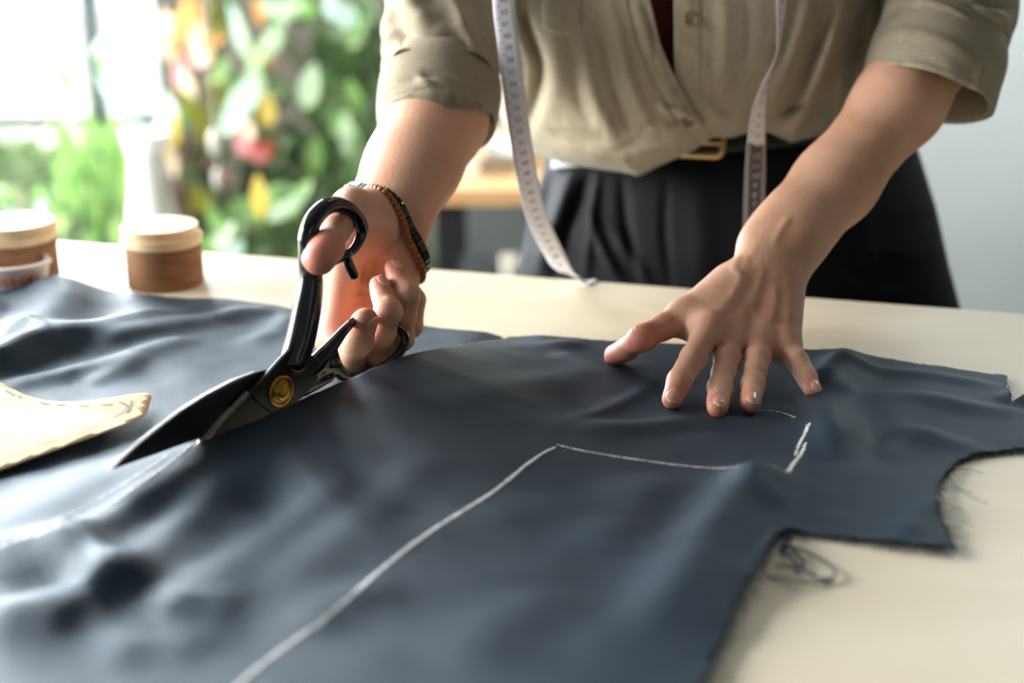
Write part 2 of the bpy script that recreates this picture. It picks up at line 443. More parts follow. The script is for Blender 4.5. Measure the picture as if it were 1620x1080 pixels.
# ---------------- the hand that holds the shears (wearer's right)
RH = Limb()
Wr = P(612, 347, 1.135)
PN = unit(FW * 0.85 + RT * 0.35 + UP * 0.1)      # back of this hand looks away from the lens
ni = P(532, 533, 1.108); nm = P(565, 533, 1.118); nr = P(598, 524, 1.122); np_ = P(628, 500, 1.118)
B1 = P(655, 258, 1.170); B2 = P(690, 188, 1.205); EB = P(706, 70, 1.258); SB = np.array([-0.005, 1.36, TZ + 0.50])
BA = unit(B1 - Wr); BN = unit(PN - BA * PN.dot(BA))
hp = P(636, 400, 1.128)
RH.base = [
    (Wr, nm, 0.0220, 0.0130, PN, 0.74, 0.02), (Wr, ni, 0.0190, 0.0125, PN, 0.8, 0.016), (Wr, nr, 0.0190, 0.0125, PN, 0.8, 0.016),
    (P(630, 375, 1.13), np_, 0.0180, 0.0120, PN, 0.85, 0.016), (ni, np_, 0.0105, 0.0100, None, 1, 0.012),
    (Wr, Wr + BA * 0.03, 0.0300, 0.0300, BN, 0.80, 0.018), (Wr + BA * 0.03, B1, 0.0310, 0.0365, BN, 0.86, 0.02),
    (B1, B2, 0.0365, 0.0405, BN, 0.92, 0.02), (B2, EB, 0.0405, 0.037, None, 1, 0.02), (EB, SB, 0.037, 0.044, None, 1, 0.03)]
ph = -PN
ct = P(590, 338, 1.085); mt = P(556, 330, 1.043); it = P(529, 362, 0.996); pt = P(506, 408, 0.955)
RH.base += [(ct, mt, 0.0195, 0.0145, None, 1, 0.016), (P(585, 365, 1.092), P(556, 372, 1.078), 0.0190, 0.0135, None, 1, 0.014),
            (P(556, 360, 1.082), ni + ph * 0.0, 0.0120, 0.0110, None, 1, 0.016), (P(628, 400, 1.118), P(622, 470, 1.112), 0.0150, 0.0120, None, 1, 0.014)]
TH = unit(-RT * 0.55 + UP * 0.55 - FW * 0.35)
tdr = unit(pt - it)
RH.fing.append(([(mt, (mt + it) / 2, 0.0135, 0.0112, None, 1, 0.010)],
                [((mt + it) / 2, it, 0.0112, 0.0112, TH, 0.95, 0.004), (it, pt, 0.0114, 0.0100, TH, 0.9, 0.006),
                 (it * 0.4 + pt * 0.6 - TH * 0.0015, pt + tdr * 0.001, 0.0122, 0.0106, None, 1, 0.005)]))
for o in (-0.0035, -0.0012, 0.0012, 0.0035): RH.creases.append((it + TH * 0.009 + tdr * o, tdr, 0.009, 0.0007, 0.0006))
RH.flush += [(pt, 0.020, 1.0), (it, 0.012, 0.35)]
KN = unit(RT * 0.55 - FW * 0.70 + UP * 0.05)
RH.finger([ni, P(553, 570, 1.078), P(566, 540, 1.044), P(577, 507, 1.032)], [0.0112, 0.0112, 0.0112, 0.0098], KN, nail=unit(RT * 0.85 - FW * 0.5), klink=0.009)
RH.finger([nm, P(599, 556, 1.084), P(614, 492, 1.052), P(601, 452, 1.066)], [0.0112, 0.0108, 0.0101, 0.0082], KN, nail=unit(RT * 0.62 - FW * 0.62 + UP * 0.45), klink=0.009)
RH.finger([nr, P(633, 533, 1.092), P(644, 466, 1.068), P(624, 424, 1.080)], [0.0108, 0.0103, 0.0094, 0.0078], KN, nail=unit(RT * 0.62 - FW * 0.62 + UP * 0.45), klink=0.009)
RH.finger([np_, P(650, 515, 1.118), P(656, 474, 1.112), P(640, 440, 1.115)], [0.0098, 0.0088, 0.0080, 0.0070], KN, klink=0.009, nail=unit(RT))
for a, b, w, dp in (((548, 460), (590, 462), 0.0009, 0.0012), ((560, 480), (606, 470), 0.0009, 0.0012), ((585, 440), (596, 400), 0.0012, 0.0016)):
    for k in np.linspace(0, 1, 12):                  # lines of the palm
        q = onto(RH, a[0] + (b[0] - a[0]) * k, a[1] + (b[1] - a[1]) * k, 1.0)
        RH.bumps.append((q, 0.0022, -dp * 0.4))
RH.flush += [(P(540, 500, 1.09), 0.03, 0.45), (P(560, 430, 1.09), 0.02, 0.2), (P(530, 545, 1.09), 0.02, 0.5)]

# ---------------- the body as one mesh
def body_mesh():
    V = []; F = []; fl = []; n = 0
    def put(v, f, flush):
        nonlocal n
        V.append(v); F.append(f + n); fl.append(flush); n += len(v)
    for L, lo, hi in ((LH, None, None), (RH, None, None)):
        pr = L.prims(); a, b = sdf_bounds(pr[:-0 or None]); 
        b[2] = min(b[2], TZ + 0.33)                    # upper arms join the coarse torso inside the sleeves
        cut = lambda g: (lambda p: np.maximum(g(p), p[:, 2] - (TZ + 0.32)))
        v, f = nets(cut(L.f), a, b, VOX, lambda c, R: cut(L.local(c, R)))
        w = np.zeros(len(v))
        for c, r, s_ in L.flush: w = np.maximum(w, s_ * np.exp(-((v - c) ** 2).sum(1) / (r * r)))
        put(v, f, w)
    T = lambda *q: np.array(q, float)
    hip = T(0.215, 1.52, 0.93); wai = T(0.205, 1.47, 1.06); che = T(0.185, 1.41, 1.26); nck = T(0.185, 1.31, 1.46)
    hd = T(0.180, 1.20, 1.58)
    body = [(hip - T(.07, 0, 0), hip + T(.07, 0, 0), .105, .105, None, 1, .03), (hip, wai, .125, .105, T(0, 1, 0), .75, .05),
            (wai, che, .125, .14, T(0, 1, 0), .70, .06), (che - T(.06, 0, 0), che + T(.06, 0, 0), .11, .11, T(0, 1, 0), .9, .05),
            (SB, SH, .055, .055, None, 1, .06), (che, (SB + SH) / 2, .12, .07, None, 1, .06), ((SB + SH) / 2, hd + T(0, .02, -.06), .058, .052, None, 1, .03),
            (SB, SB * .25 + EB * .75, .045, .037, None, 1, .03), (SH, SH * .25 + E * .75, .048, .039, None, 1, .03)]
    for sx in (-1, 1):
        h0 = hip + T(.095 * sx, .0, -.04); kn = T(.215 + .10 * sx, 1.50, .50); an = T(.215 + .11 * sx, 1.54, .10)
        body += [(h0, kn, .088, .056, None, 1, .04), (kn, an, .055, .038, None, 1, .03), (an - T(0, 0, .03), an + T(0, -.13, -.055), .036, .028, None, 1, .02)]
    body += [(hd, hd + T(0, .05, .035), .078, .082, None, 1, .03), (hd + T(0, -.045, -.045), hd, .045, .065, None, 1, .03),
             (hd + T(0, -.085, -.035), hd + T(0, -.070, .005), .012, .008, None, 1, .012),
             (hd + T(-.082, .01, -.02), hd + T(-.082, .015, .01), .012, .014, T(1, 0, 0), .5, .008), (hd + T(.082, .01, -.02), hd + T(.082, .015, .01), .012, .014, T(1, 0, 0), .5, .008),
             (hd + T(-.02, -.070, -.066), hd + T(.02, -.070, -.066), .006, .006, None, 1, .006)]
    def bf(p):
        o = None
        for (a, b, ra, rb, nn, q, k) in body:
            d = cone(p, a, b, ra, rb, nn, q); o = d if o is None else smin(o, d, k)
        return o
    a, b = sdf_bounds(body, 0.02); v, f = nets(bf, a, b, 0.009); put(v, f, np.zeros(len(v)))
    return np.vstack(V), np.vstack(F), np.concatenate(fl), hd
person = empty('person', (0.215, 1.52, 0.0), 'person in a khaki linen shirt and black trousers leaning over the table to cut cloth', 'person')
bv, bfc, bfl, HD = body_mesh()
me = bpy.data.meshes.new('body')
me.vertices.add(len(bv)); me.vertices.foreach_set('co', bv.ravel())
me.loops.add(len(bfc) * 4); me.loops.foreach_set('vertex_index', bfc.ravel().astype(np.int32))
me.polygons.add(len(bfc)); me.polygons.foreach_set('loop_start', np.arange(0, len(bfc) * 4, 4, dtype=np.int32))
me.update(calc_edges=True); me.validate()
at = me.attributes.new('flush', 'FLOAT', 'POINT'); at.data.foreach_set('value', bfl.astype(np.float32))
body = link('body', me, M['skin'], person)
# fingernails laid on the finished skin
def nail(L, J, R, nrm):
    t = unit(J[3] - J[2]); n = unit(nrm - t * np.dot(nrm, t)); s_ = np.cross(t, n); r = R[3]
    c0 = J[3] - t * r * 0.04; nu, nw = 13, 11; v = []; f = []; mi = []
    hl = r * 0.80; hw = r * 0.74
    for i in range(nu):
        a = -1 + 2 * i / (nu - 1)
        wsc = (1 - abs(a) ** 3.2 * (0.42 if a < 0 else 0.30)) * (0.9 + 0.1 * a)
        for j in range(nw):
            b = -1 + 2 * j / (nw - 1)
            aa = a - 0.30 * (b * b) * (1 if a > 0 else -0.6) * abs(a)
            o = c0 + t * aa * hl + s_ * b * hw * wsc; q = o + n * 0.02
            for _ in range(40):
                d = L.f(q[None])[0]; q = q - n * d * 0.9
                if d < 5e-5: break
            q = q - n * min(0.0, (q - o) @ n + r * 0.2)          # never slides down past the tip
            v.append(q + n * (0.00035 + 0.0003 * (1 - b * b)))
    v += [q - n * 0.0012 for q in v]; N = nu * nw
    for i in range(nu - 1):
        for j in range(nw - 1):
            a = i * nw + j; f.append((a, a + 1, a + nw + 1, a + nw)); mi.append(1 if i >= nu - 2 else 0)
    rim = [j for j in range(nw)] + [i * nw + nw - 1 for i in range(1, nu)] + [(nu - 1) * nw + j for j in range(nw - 2, -1, -1)] + [i * nw for i in range(nu - 2, 0, -1)]
    for k in range(len(rim)):
        a, b = rim[k], rim[(k + 1) % len(rim)]; f.append((b, a, a + N, b + N)); mi.append(1 if min(a, b) >= (nu - 2) * nw else 0)
    mesh('fingernail', v, f, [M['nail'], M['nail_tip']], body, True, mi=mi)
for L in (LH, RH):
    for J, R, nn in L.nails: nail(L, J, R, nn)
nail(LH, [None, None, ti, tt], [0, 0, 0, 0.0085], TN)
nail(RH, [None, None, it, pt], [0, 0, 0, 0.0100], unit(-RT * 0.6 + UP * 0.3 + FW * 0.7))
# hair
hv, hf = nets(lambda p: np.maximum(np.maximum(np.linalg.norm((p - HD - np.array([0, .045, .03])) * np.array([1.0, .88, .95]), axis=1) - .098, -(p[:, 1] - HD[1] + .035 + (HD[2] + .03 - p[:, 2]) * -.5)), HD[2] - .05 - p[:, 2]), HD - .16, HD + .2, 0.008)
mesh('hair', hv, hf, mat('dark_brown_hair', (0.03, 0.018, 0.012, 1), 0.5, noise=(90, (0.05, 0.03, 0.02, 1), (1, 1, .1))), body)
# ================================================================== SHEARS
SN = unit(np.array([0.806, -0.592, 0.0]))          # normal of the blade plane, towards the lens
SP0 = P(435, 615, 0.970)
def S(x, y, off=0.0):
    r = ray(x, y); t = SN.dot(SP0 - CAM) / SN.dot(r)
    return CAM + r * t + SN * off
shears = empty('tailor_shears', S(435, 640), 'black handled tailor shears with a brass pivot screw, held open and cutting navy cloth', 'scissors')
def tube_sdf(chains, k=0.003, fl=1.25, lim=None):
    """chains: lists of (x, y, half-width px[, offset]) in the blade plane"""
    segs = []
    for ch in chains:
        q = spline([(c[0], c[1], c[2], c[3] if len(c) > 3 else 0) for c in ch], len(ch) * 4)
        pts = [S(x, y, o) for x, y, w, o in q]; rr = [w * 1.0 / 2250 * 1.02 for x, y, w, o in q]
        # offset half width in px is seen across a plane turned from the lens
        segs.append([(pts[i], pts[i + 1], rr[i], rr[i + 1]) for i in range(len(pts) - 1)])
    def f(p):
        out = None
        q = p - SN * ((p - SP0) @ SN)[:, None] * 0.0
        for sg in segs:
            o = None
            for a, b, ra, rb in sg:
                d = cone(p, a, b, ra, rb, SN, fl); o = d if o is None else np.minimum(o, d)
            out = o if out is None else smin(out, o, k)
        return out
    flat = [s for sg in segs for s in sg]
    return f, flat
hf1, fl1 = tube_sdf([[(463, 570, 22, .001), (474, 535, 23, .001), (484, 485, 22, .001), (490, 440, 18, .001), (486, 405, 14, 0), (487, 372, 14, 0), (500, 342, 14, 0), (523, 324, 13, 0), (548, 328, 12, 0),
                      (566, 345, 11, 0), (573, 366, 10, 0), (567, 384, 8, 0), (556, 398, 7, 0), (543, 405, 7, 0), (527, 414, 7, 0), (511, 424, 7, 0), (496, 440, 9, 0)],
                     [(547, 404, 7, 0), (551, 420, 8, .001), (556, 434, 8, .002)]], 0.003, 1.0)
a, b = sdf_bounds([s for s in fl1], 0.012); v, f = nets(hf1, a, b, 0.0011)
uh = mesh('thumb_handle', v, f, M['enamel'], shears)
hf2, fl2 = tube_sdf([[(468, 600, 13, -.002), (492, 586, 15, -.002), (512, 562, 14, 0), (532, 538, 10, 0), (545, 522, 8, 0), (566, 509, 7, -.003), (592, 505, 7, -.005), (618, 510, 8, -.004), (636, 522, 8, -.001), (641, 540, 8, 0), (630, 560, 8, 0),
                      (606, 580, 7.5, 0), (578, 594, 8, 0), (552, 597, 9, 0), (535, 584, 9, 0), (528, 562, 9, 0), (524, 548, 9, 0)],
                     [(482, 602, 11, -.002), (505, 585, 11, -.001), (524, 578, 11, 0), (540, 592, 8, 0)], [(448, 636, 11, -.003), (474, 622, 12, -.003), (496, 608, 13, -.002), (520, 596, 9, 0)]], 0.004, 0.95)
a, b = sdf_bounds([s for s in fl2], 0.012); v, f = nets(hf2, a, b, 0.0011)
lh = mesh('finger_handle', v, f, M['enamel'], shears)
def plate(name, outline, o0, o1, m, parent, bevel=0.0006):
    g = Geo(); n = len(outline)
    v = [S(x, y, o1) for x, y in outline] + [S(x, y, o0) for x, y in outline]
    g.add(v, [tuple(range(n)), tuple(range(n, 2 * n))[::-1]] + [((i + 1) % n, i, i + n, (i + 1) % n + n) for i in range(n)])
    bm = bmesh.new(); 
    vs = [bm.verts.new(q) for q in g.v]
    for q in g.f: bm.faces.new([vs[i] for i in q])
    bmesh.ops.recalc_face_normals(bm, faces=bm.faces); me = bpy.data.meshes.new(name); bm.to_mesh(me); bm.free()
    o = link(name, me, m, parent, False)
    b_ = o.modifiers.new('bevel', 'BEVEL'); b_.width = bevel; b_.segments = 2; b_.limit_method = 'ANGLE'
    return o
# blackened collar that carries the screw; the thumb handle runs into it
plate('pivot_collar', [(388, 617), (403, 603), (418, 588), (436, 568), (452, 551), (472, 552), (492, 562), (501, 573), (499, 588), (492, 605), (476, 622), (457, 640), (436, 658), (424, 652), (402, 634)], 0.0008, 0.0046, M['black_metal'], shears, 0.0010)
# far blade, ground edge on its upper side
ub = plate('upper_blade', [(176, 745), (200, 722), (226, 699), (254, 677), (290, 650), (328, 626), (368, 605), (406, 590), (436, 582), (470, 596), (470, 628), (440, 652), (400, 664), (350, 682), (300, 700), (240, 722)], -0.0030, -0.0008, M['blade_face'], shears, 0.0004)
plate('blade_spine', [(175, 745.5), (199, 721), (225, 697.5), (253, 675), (289, 648), (327, 624), (367, 603), (405, 588), (407, 592), (369, 607), (329, 628), (291, 652), (255, 679), (227, 701)], -0.0034, -0.0004, M['steel'], ub, 0.0003)
lb = plate('lower_blade', [(384, 617), (404, 632), (424, 650), (436, 657), (425, 672), (390, 690), (352, 706), (322, 713), (306, 711), (318, 693), (345, 662)], -0.0006, 0.0022, M['blade_face'], shears, 0.0004)
plate('ground_edge', [(388, 617), (393, 621), (352, 662), (322, 700), (308, 711), (316, 693), (343, 661)], -0.0009, 0.0026, M['steel'], lb, 0.0003)
# brass screw
Rm = np.array([unit(np.cross([0, 0, 1], SN)), np.cross(SN, unit(np.cross([0, 0, 1], SN))), SN]).T
def disc(name, prof, m, parent, n=40):
    g = Geo(); g.lathe(prof, n=n); c = S(436, 616)
    g.v = [tuple(c + Rm @ np.array(q)) for q in g.v]; return g.build(name, m, parent, True)
sc_ = disc('pivot_screw', [(0.0098, 0.0040), (0.0112, 0.0046), (0.0114, 0.0056), (0.0108, 0.0064), (0.0090, 0.0066), (0.0082, 0.0060), (0.0070, 0.0060), (0.0066, 0.0070), (0.0060, 0.0082), (0.0050, 0.0086), (0.0, 0.0087)], M['brass'], shears)
# ================================================================== BRACELETS
def bracelet(cx, cy, d, shift, rad, col_fn, n, bw, label, grp=None):
    ax = unit(P(640, 278, 1.16) - P(600, 352, 1.13))
    c = P(cx, cy, d) + ax * shift
    nrm = unit(ax * 1.0 + RT * 0.42 - UP * 0.10 - FW * 0.10)      # the strand sits askew on the wrist
    u = unit(np.cross(nrm, PN)); w = np.cross(nrm, u)
    root = empty('beaded_bracelet', c, label, 'bracelet')
    tpl = {}
    pts = []
    def radius(a):
        dr = u * math.cos(a) + w * math.sin(a); t = 0.06            # snug round the wrist
        for _ in range(60):
            q = RH.f((c + dr * t)[None])[0]; t -= q * 0.9
            if abs(q) < 5e-5: break
        return dr, max(t, 0.015) + rad
    raw = [radius(2 * math.pi * k / 72) for k in range(72)]
    rr = np.array([r for _, r in raw]); rr = np.convolve(np.r_[rr[-5:], rr, rr[:5]], np.ones(9) / 9, 'same')[5:-5] + 0.0016
    ring = [c + raw[k][0] * rr[k] for k in range(72)]
    seg = [np.linalg.norm(ring[(k + 1) % 72] - ring[k]) for k in range(72)]; tot = sum(seg); cum = np.r_[0, np.cumsum(seg)]
    g = Geo(); g.tube(ring, 0.0007, 6, closed=True); g.build('cord', M['thread'], root, True)
    for i in range(n):
        s_ = tot * i / n; k = min(int(np.searchsorted(cum, s_, 'right') - 1), 71); fr = (s_ - cum[k]) / seg[k]
        p0 = ring[k] * (1 - fr) + ring[(k + 1) % 72] * fr; t = unit(ring[(k + 1) % 72] - ring[k]); o = unit(p0 - c); o = unit(o - t * o.dot(t)); z = np.cross(t, o)
        L = tot / n * 0.47; m, sq = col_fn(i)
        key = (m.name, sq)
        if key not in tpl:
            g = Geo()
            if sq: g.box((-L, -rad, -bw), (L, rad, bw)); me_ = g.build('bead', m, None, False, 0).data
            else: g.lathe([(rad * .35, -L), (rad * .85, -L * .9), (rad, -L * .5), (rad, L * .5), (rad * .85, L * .9), (rad * .35, L)], n=14); me_ = g.build('bead', m, None, True).data
            ob = [q for q in bpy.data.objects if q.data == me_][0]; bpy.data.objects.remove(ob); tpl[key] = me_
        ob = bpy.data.objects.new('bead', tpl[key]); COL.objects.link(ob)
        if key[1]:
            R3 = Matrix(((t[0], o[0], z[0]), (t[1], o[1], z[1]), (t[2], o[2], z[2])))
            bv_ = ob.modifiers.new('bevel', 'BEVEL'); bv_.width = 0.0005; bv_.segments = 2
        else: R3 = Matrix(((o[0], z[0], t[0]), (o[1], z[1], t[1]), (o[2], z[2], t[2])))
        R3 = R3 @ Matrix.Rotation(random.uniform(-.12, .12), 3, 'Z')
        ob.parent = root
        ob.matrix_basis = Matrix.Translation(Vector(p0 - c)) @ R3.to_4x4()
    return root
bk = mat('black_bead', (0.012, 0.02, 0.022, 1), 0.22); bk2 = mat('dark_wood_bead', (0.05, 0.028, 0.016, 1), 0.5)
am = mat('amber_bead', srgb(176, 104, 28), 0.32, noise=(300, srgb(150, 84, 22))); am2 = mat('ochre_bead', srgb(160, 98, 36), 0.4)
bracelet(600, 364, 1.122, 0.001, 0.0027, lambda i: ((am if i % 3 else am2), False), 62, 0.003, 'bracelet of small amber brown beads, the one nearer the hand')
bracelet(599, 363, 1.122, 0.0088, 0.0032, lambda i: ((bk if i % 5 else bk2), True), 50, 0.0030, 'bracelet of square black beads on the wrist holding the shears')
# ================================================================== TABLE
def XY(x, y): p = Pz(x, y, 0); return np.array([p[0], p[1]])
e0, e1 = XY(130, 384), XY(1620, 496)
ed = (e1 - e0) / np.linalg.norm(e1 - e0); en = np.array([ed[1], -ed[0]])          # towards the lens
en = en if en[1] < 0 else -en
tc_ = e0 + ed * 0.50
TL, TD = 2.5, 1.02
def tp(u, v, z): q = tc_ + ed * u + en * v; return (q[0], q[1], z)
tab = empty('cutting_table', tp(0, TD / 2, 0), 'wide pale cream cutting table the navy cloth lies on', 'table')
def slab(g, u0, u1, v0, v1, z0, z1):
    g.add([tp(u, v, z) for z in (z0, z1) for v in (v0, v1) for u in (u0, u1)], [(0, 2, 3, 1), (4, 5, 7, 6), (0, 1, 5, 4), (2, 6, 7, 3), (0, 4, 6, 2), (1, 3, 7, 5)]); return g
slab(Geo(), -TL / 2, TL / 2, 0, TD, TZ - 0.004, TZ).build('tabletop', M['table'], tab, bevel=0.001)
slab(Geo(), -TL / 2 + .001, TL / 2 - .001, 0.001, TD - .001, TZ - 0.028, TZ - 0.004).build('board', M['table_edge'], tab)
leg_m = mat('table_leg_steel', (0.05, 0.05, 0.05, 1), 0.4)
for u in (-1.15, 1.10):
    for v in (0.06, TD - 0.06): slab(Geo(), u, u + .05, v - .025, v + .025, 0.0, TZ - 0.028).build('leg', leg_m, tab)
slab(Geo(), -1.15, 1.15, .5, .53, TZ - .09, TZ - .028).build('rail', leg_m, tab)
# ================================================================== NAVY CLOTH
def seg_dist(X, Y, pl):
    """distance to a polyline, running parameter, signed side (+ nearer the lens)"""
    best = np.full(X.shape, 1e9); par = np.zeros(X.shape); sd = np.zeros(X.shape)
    for i in range(len(pl) - 1):
        a, b = pl[i], pl[i + 1]; d = b - a; L = d @ d
        t = np.clip(((X - a[0]) * d[0] + (Y - a[1]) * d[1]) / L, 0, 1)
        dx = X - a[0] - t * d[0]; dy = Y - a[1] - t * d[1]; q = np.hypot(dx, dy)
        m = q < best; best = np.where(m, q, best); par = np.where(m, i + t, par)
        s_ = d[0] * (Y - a[1]) - d[1] * (X - a[0]); sd = np.where(m, -np.sign(s_), sd)
    return best, par, sd
# the cut line: pixel, height above the table, how far it is cut through
CUT = [(-420, 960, .004, 0), (-200, 905, .006, 0), (-60, 858, .008, 0), (60, 800, .010, 0), (160, 752, .013, 0), (240, 728, .015, 0), (308, 703, .0175, 0), (352, 687, .0195, 1), (400, 669, .0225, 1), (440, 650, .0245, 1), (500, 622, .0255, 1), (560, 597, .0255, 1), (605, 577, .0265, 1), (640, 564, .0265, 1),
       (690, 553, .0215, 1), (740, 546, .0140, 1), (775, 541, .0065, 1), (800, 536, .0015, 1)]
cut3 = np.array([Pz(x, y, z) for x, y, z, c in CUT]); cutH = np.array([c[2] for c in CUT]); cutC = np.array([c[3] for c in CUT], float)
cut2 = cut3[:, :2]
def line2(pts, n=24): q = spline(pts, n); return np.array([XY(x, y) for x, y in q])
# folds: pixel line, height, half width (m), lean of the section
FOLDS = [
    ([(-80, 610), (0, 590), (60, 566), (150, 545), (230, 522), (330, 500)], .016, .020), ([(140, 566), (240, 540), (330, 520), (430, 500)], .009, .014),
    ([(-60, 640), (60, 612), (160, 590), (260, 560), (330, 552)], .006, .013), ([(130, 620), (190, 596), (240, 575)], .004, .010),
    ([(70, 450), (92, 490), (70, 530), (20, 560)], .020, .030), ([(-80, 520), (-20, 500), (20, 470)], -.006, .03),
    ([(300, 480), (380, 500), (440, 500)], .003, .015), ([(380, 560), (440, 530), (460, 500)], .003, .012),
    ([(330, 722), (270, 770), (190, 830), (110, 880), (40, 905)], .008, .016), ([(430, 730), (360, 790), (280, 860), (230, 900), (120, 960)], .006, .018),
    ([(560, 770), (470, 840), (380, 900), (300, 960)], .0045, .016), ([(700, 730), (620, 800), (520, 880), (420, 960)], .0035, .018),
    ([(-40, 895), (20, 880), (90, 872), (140, 900), (150, 950)], .011, .014), ([(130, 960), (190, 930), (250, 935)], .009, .013), ([(-30, 1010), (60, 985), (140, 1000)], .009, .018),
    ([(230, 990), (310, 965), (400, 975)], .006, .013), ([(150, 1040), (260, 1030), (330, 1050)], .005, .016), ([(20, 950), (60, 935), (100, 940)], -.007, .012),
    ([(470, 1010), (540, 970), (640, 930)], .004, .014), ([(700, 1080), (800, 1000), (930, 940)], .003, .02),
    ([(600, 690), (760, 660), (900, 610), (1030, 585)], .003, .02), ([(880, 700), (1000, 640), (1050, 590)], .0022, .006), ([(880, 700), (1000, 690), (1150, 672), (1230, 690)], .0035, .012),
    ([(860, 570), (960, 585), (1050, 580)], .004, .010), ([(760, 555), (850, 560), (940, 548)], .004, .012), ([(1340, 562), (1325, 600), (1290, 640), (1310, 700), (1345, 750)], .010, .018),
    ([(1270, 600), (1310, 620), (1330, 640)], .006, .012), ([(1245, 752), (1190, 785), (1140, 850), (1090, 930), (1010, 1030)], .009, .020), ([(1170, 760), (1210, 800), (1260, 810)], .003, .012),
    ([(1290, 585), (1380, 596), (1480, 605), (1600, 622)], .0035, .007), ([(1340, 640), (1450, 640), (1560, 660), (1640, 672)], .0035, .010), ([(1400, 690), (1480, 705), (1560, 720)], .003, .010),
    ([(1380, 735), (1440, 700), (1500, 695)], .003, .010), ([(1370, 650), (1385, 700), (1400, 760)], -.002, .012), ([(1430, 860), (1450, 830), (1480, 800)], .003, .008),
    ([(1060, 760), (1000, 820), (930, 900)], .0025, .02), ([(1180, 900), (1150, 960), (1120, 1020)], .003, .012), ([(1600, 650), (1620, 640), (1680, 640)], .006, .012), ([(1240, 850), (1225, 890), (1190, 950)], .005, .010)]
FL = [(line2(p), h * (1.35 if np.mean([q[0] for q in p]) > 820 else 1.15), w) for p, h, w in FOLDS]
# worn smooth under the hand and where things rest
PADS = [(np.array([Pz(1160, 620, 0)[0], Pz(1160, 620, 0)[1]]), .075), (XY(1010, 562), .05)]
def base_z(X, Y):
    z = np.full(X.shape, 0.0018)
    for pl, h, w in FL:
        lo = pl.min(0) - 3.2 * w; hi = pl.max(0) + 3.2 * w
        m = (X > lo[0]) & (X < hi[0]) & (Y > lo[1]) & (Y < hi[1])
        if not m.any(): continue
        d, u, _ = seg_dist(X[m], Y[m], pl); n = len(pl) - 1
        end = np.clip(np.minimum(u, n - u) / (n * .22), 0, 1); end = end * end * (3 - 2 * end)
        z[m] += h * np.exp(-(d / w) ** 2) * (0.15 + 0.85 * end)
    z += 0.0016 * vnoise(X * 14 + 3, Y * 22, 3) + 0.0007 * vnoise(X * 45, Y * 60 + 9, 5) + 0.0010 * vnoise(X * 9 - Y * 30 + 20, X * 8 + Y * 6 + 30, 8) + .0016
    k = 1.0
    for c, r in PADS: k = k * (1 - 0.85 * np.exp(-(((X - c[0]) ** 2 + (Y - c[1]) ** 2) / r ** 2) ** 2))
    return np.maximum(z * k + 0.0012 * (1 - k), 0.0006)
def sheet_z(X, Y, side):
    """side +1: the near piece, lifted along the cut; -1: the far piece"""
    z = base_z(X, Y); d, u, s_ = seg_dist(X, Y, cut2)
    H = np.interp(u, np.arange(len(CUT)), cutH); C = np.interp(u, np.arange(len(CUT)), cutC)
    if side > 0:
        Lr = np.interp(u, [0, 4, 6, 9, 13, 15, 17], [.05, .05, .07, .15, .16, .10, .03])
        near = np.exp(-(d / Lr) ** 2 * 1.4); q = np.clip(d / 0.03, 0, 1)
        return TZ + (H + 0.0) * near + z * (1 - near) * (1 - .0) * np.clip(q + .2, 0, 1) + 0.0008
    F = np.exp(-(d / 0.035) ** 2)
    up = H * F + z * (1 - F) + 0.0008
    flat = z * np.clip(d / 0.02, 0, 1) * .8 + 0.0010
    return TZ + up * (1 - C) + flat * C
NEAR_OUT = [(800, 536), (850, 538), (930, 541), (1000, 545), (1080, 549), (1180, 556), (1290, 563), (1338, 561), (1370, 569), (1420, 577), (1500, 588), (1594, 600), (1596, 620), (1598, 648), (1612, 646), (1640, 640), (1700, 642), (1760, 650), (1780, 700), (1720, 712),
            (1660, 716), (1600, 719), (1555, 724), (1520, 736), (1500, 755), (1488, 780), (1480, 806), (1486, 828), (1500, 856), (1513, 881), (1470, 877), (1400, 868), (1330, 858), (1280, 852), (1246, 847), (1232, 868), (1212, 905), (1190, 945), (1168, 990), (1145, 1040), (1125, 1085),
            (1100, 1150), (1060, 1250), (700, 1320), (300, 1330), (-150, 1300), (-300, 1150), (-420, 960)]
BACK_OUT = [(-420, 960), (-420, 800), (-380, 650), (-260, 520), (-150, 470), (-60, 462), (20, 462), (60, 458), (110, 464), (180, 469), (260, 474), (300, 479), (380, 484), (440, 490), (480, 500), (560, 508), (650, 520), (700, 526), (760, 532), (800, 536)]
def densify(pl, step=0.0035, wob=0.0006, seed=1):
    r = np.random.default_rng(seed); out = []
    for i in range(len(pl) - 1):
        n = max(1, int(np.linalg.norm(pl[i + 1] - pl[i]) / step))
        for k in range(n): out.append(pl[i] + (pl[i + 1] - pl[i]) * k / n + (r.normal(0, wob, 2) if (k or wob < 0) else 0))
    out.append(pl[-1]); return np.array(out)
cutd = densify(cut2, .004, 0)
no2 = densify(np.array([XY(*p) for p in NEAR_OUT]), .004, .0005, 2); bo2 = densify(np.array([XY(*p) for p in BACK_OUT]), .004, .0004, 3)
no2[0] = cutd[-1]; no2[-1] = cutd[0]; bo2[0] = cutd[0]; bo2[-1] = cutd[-1]
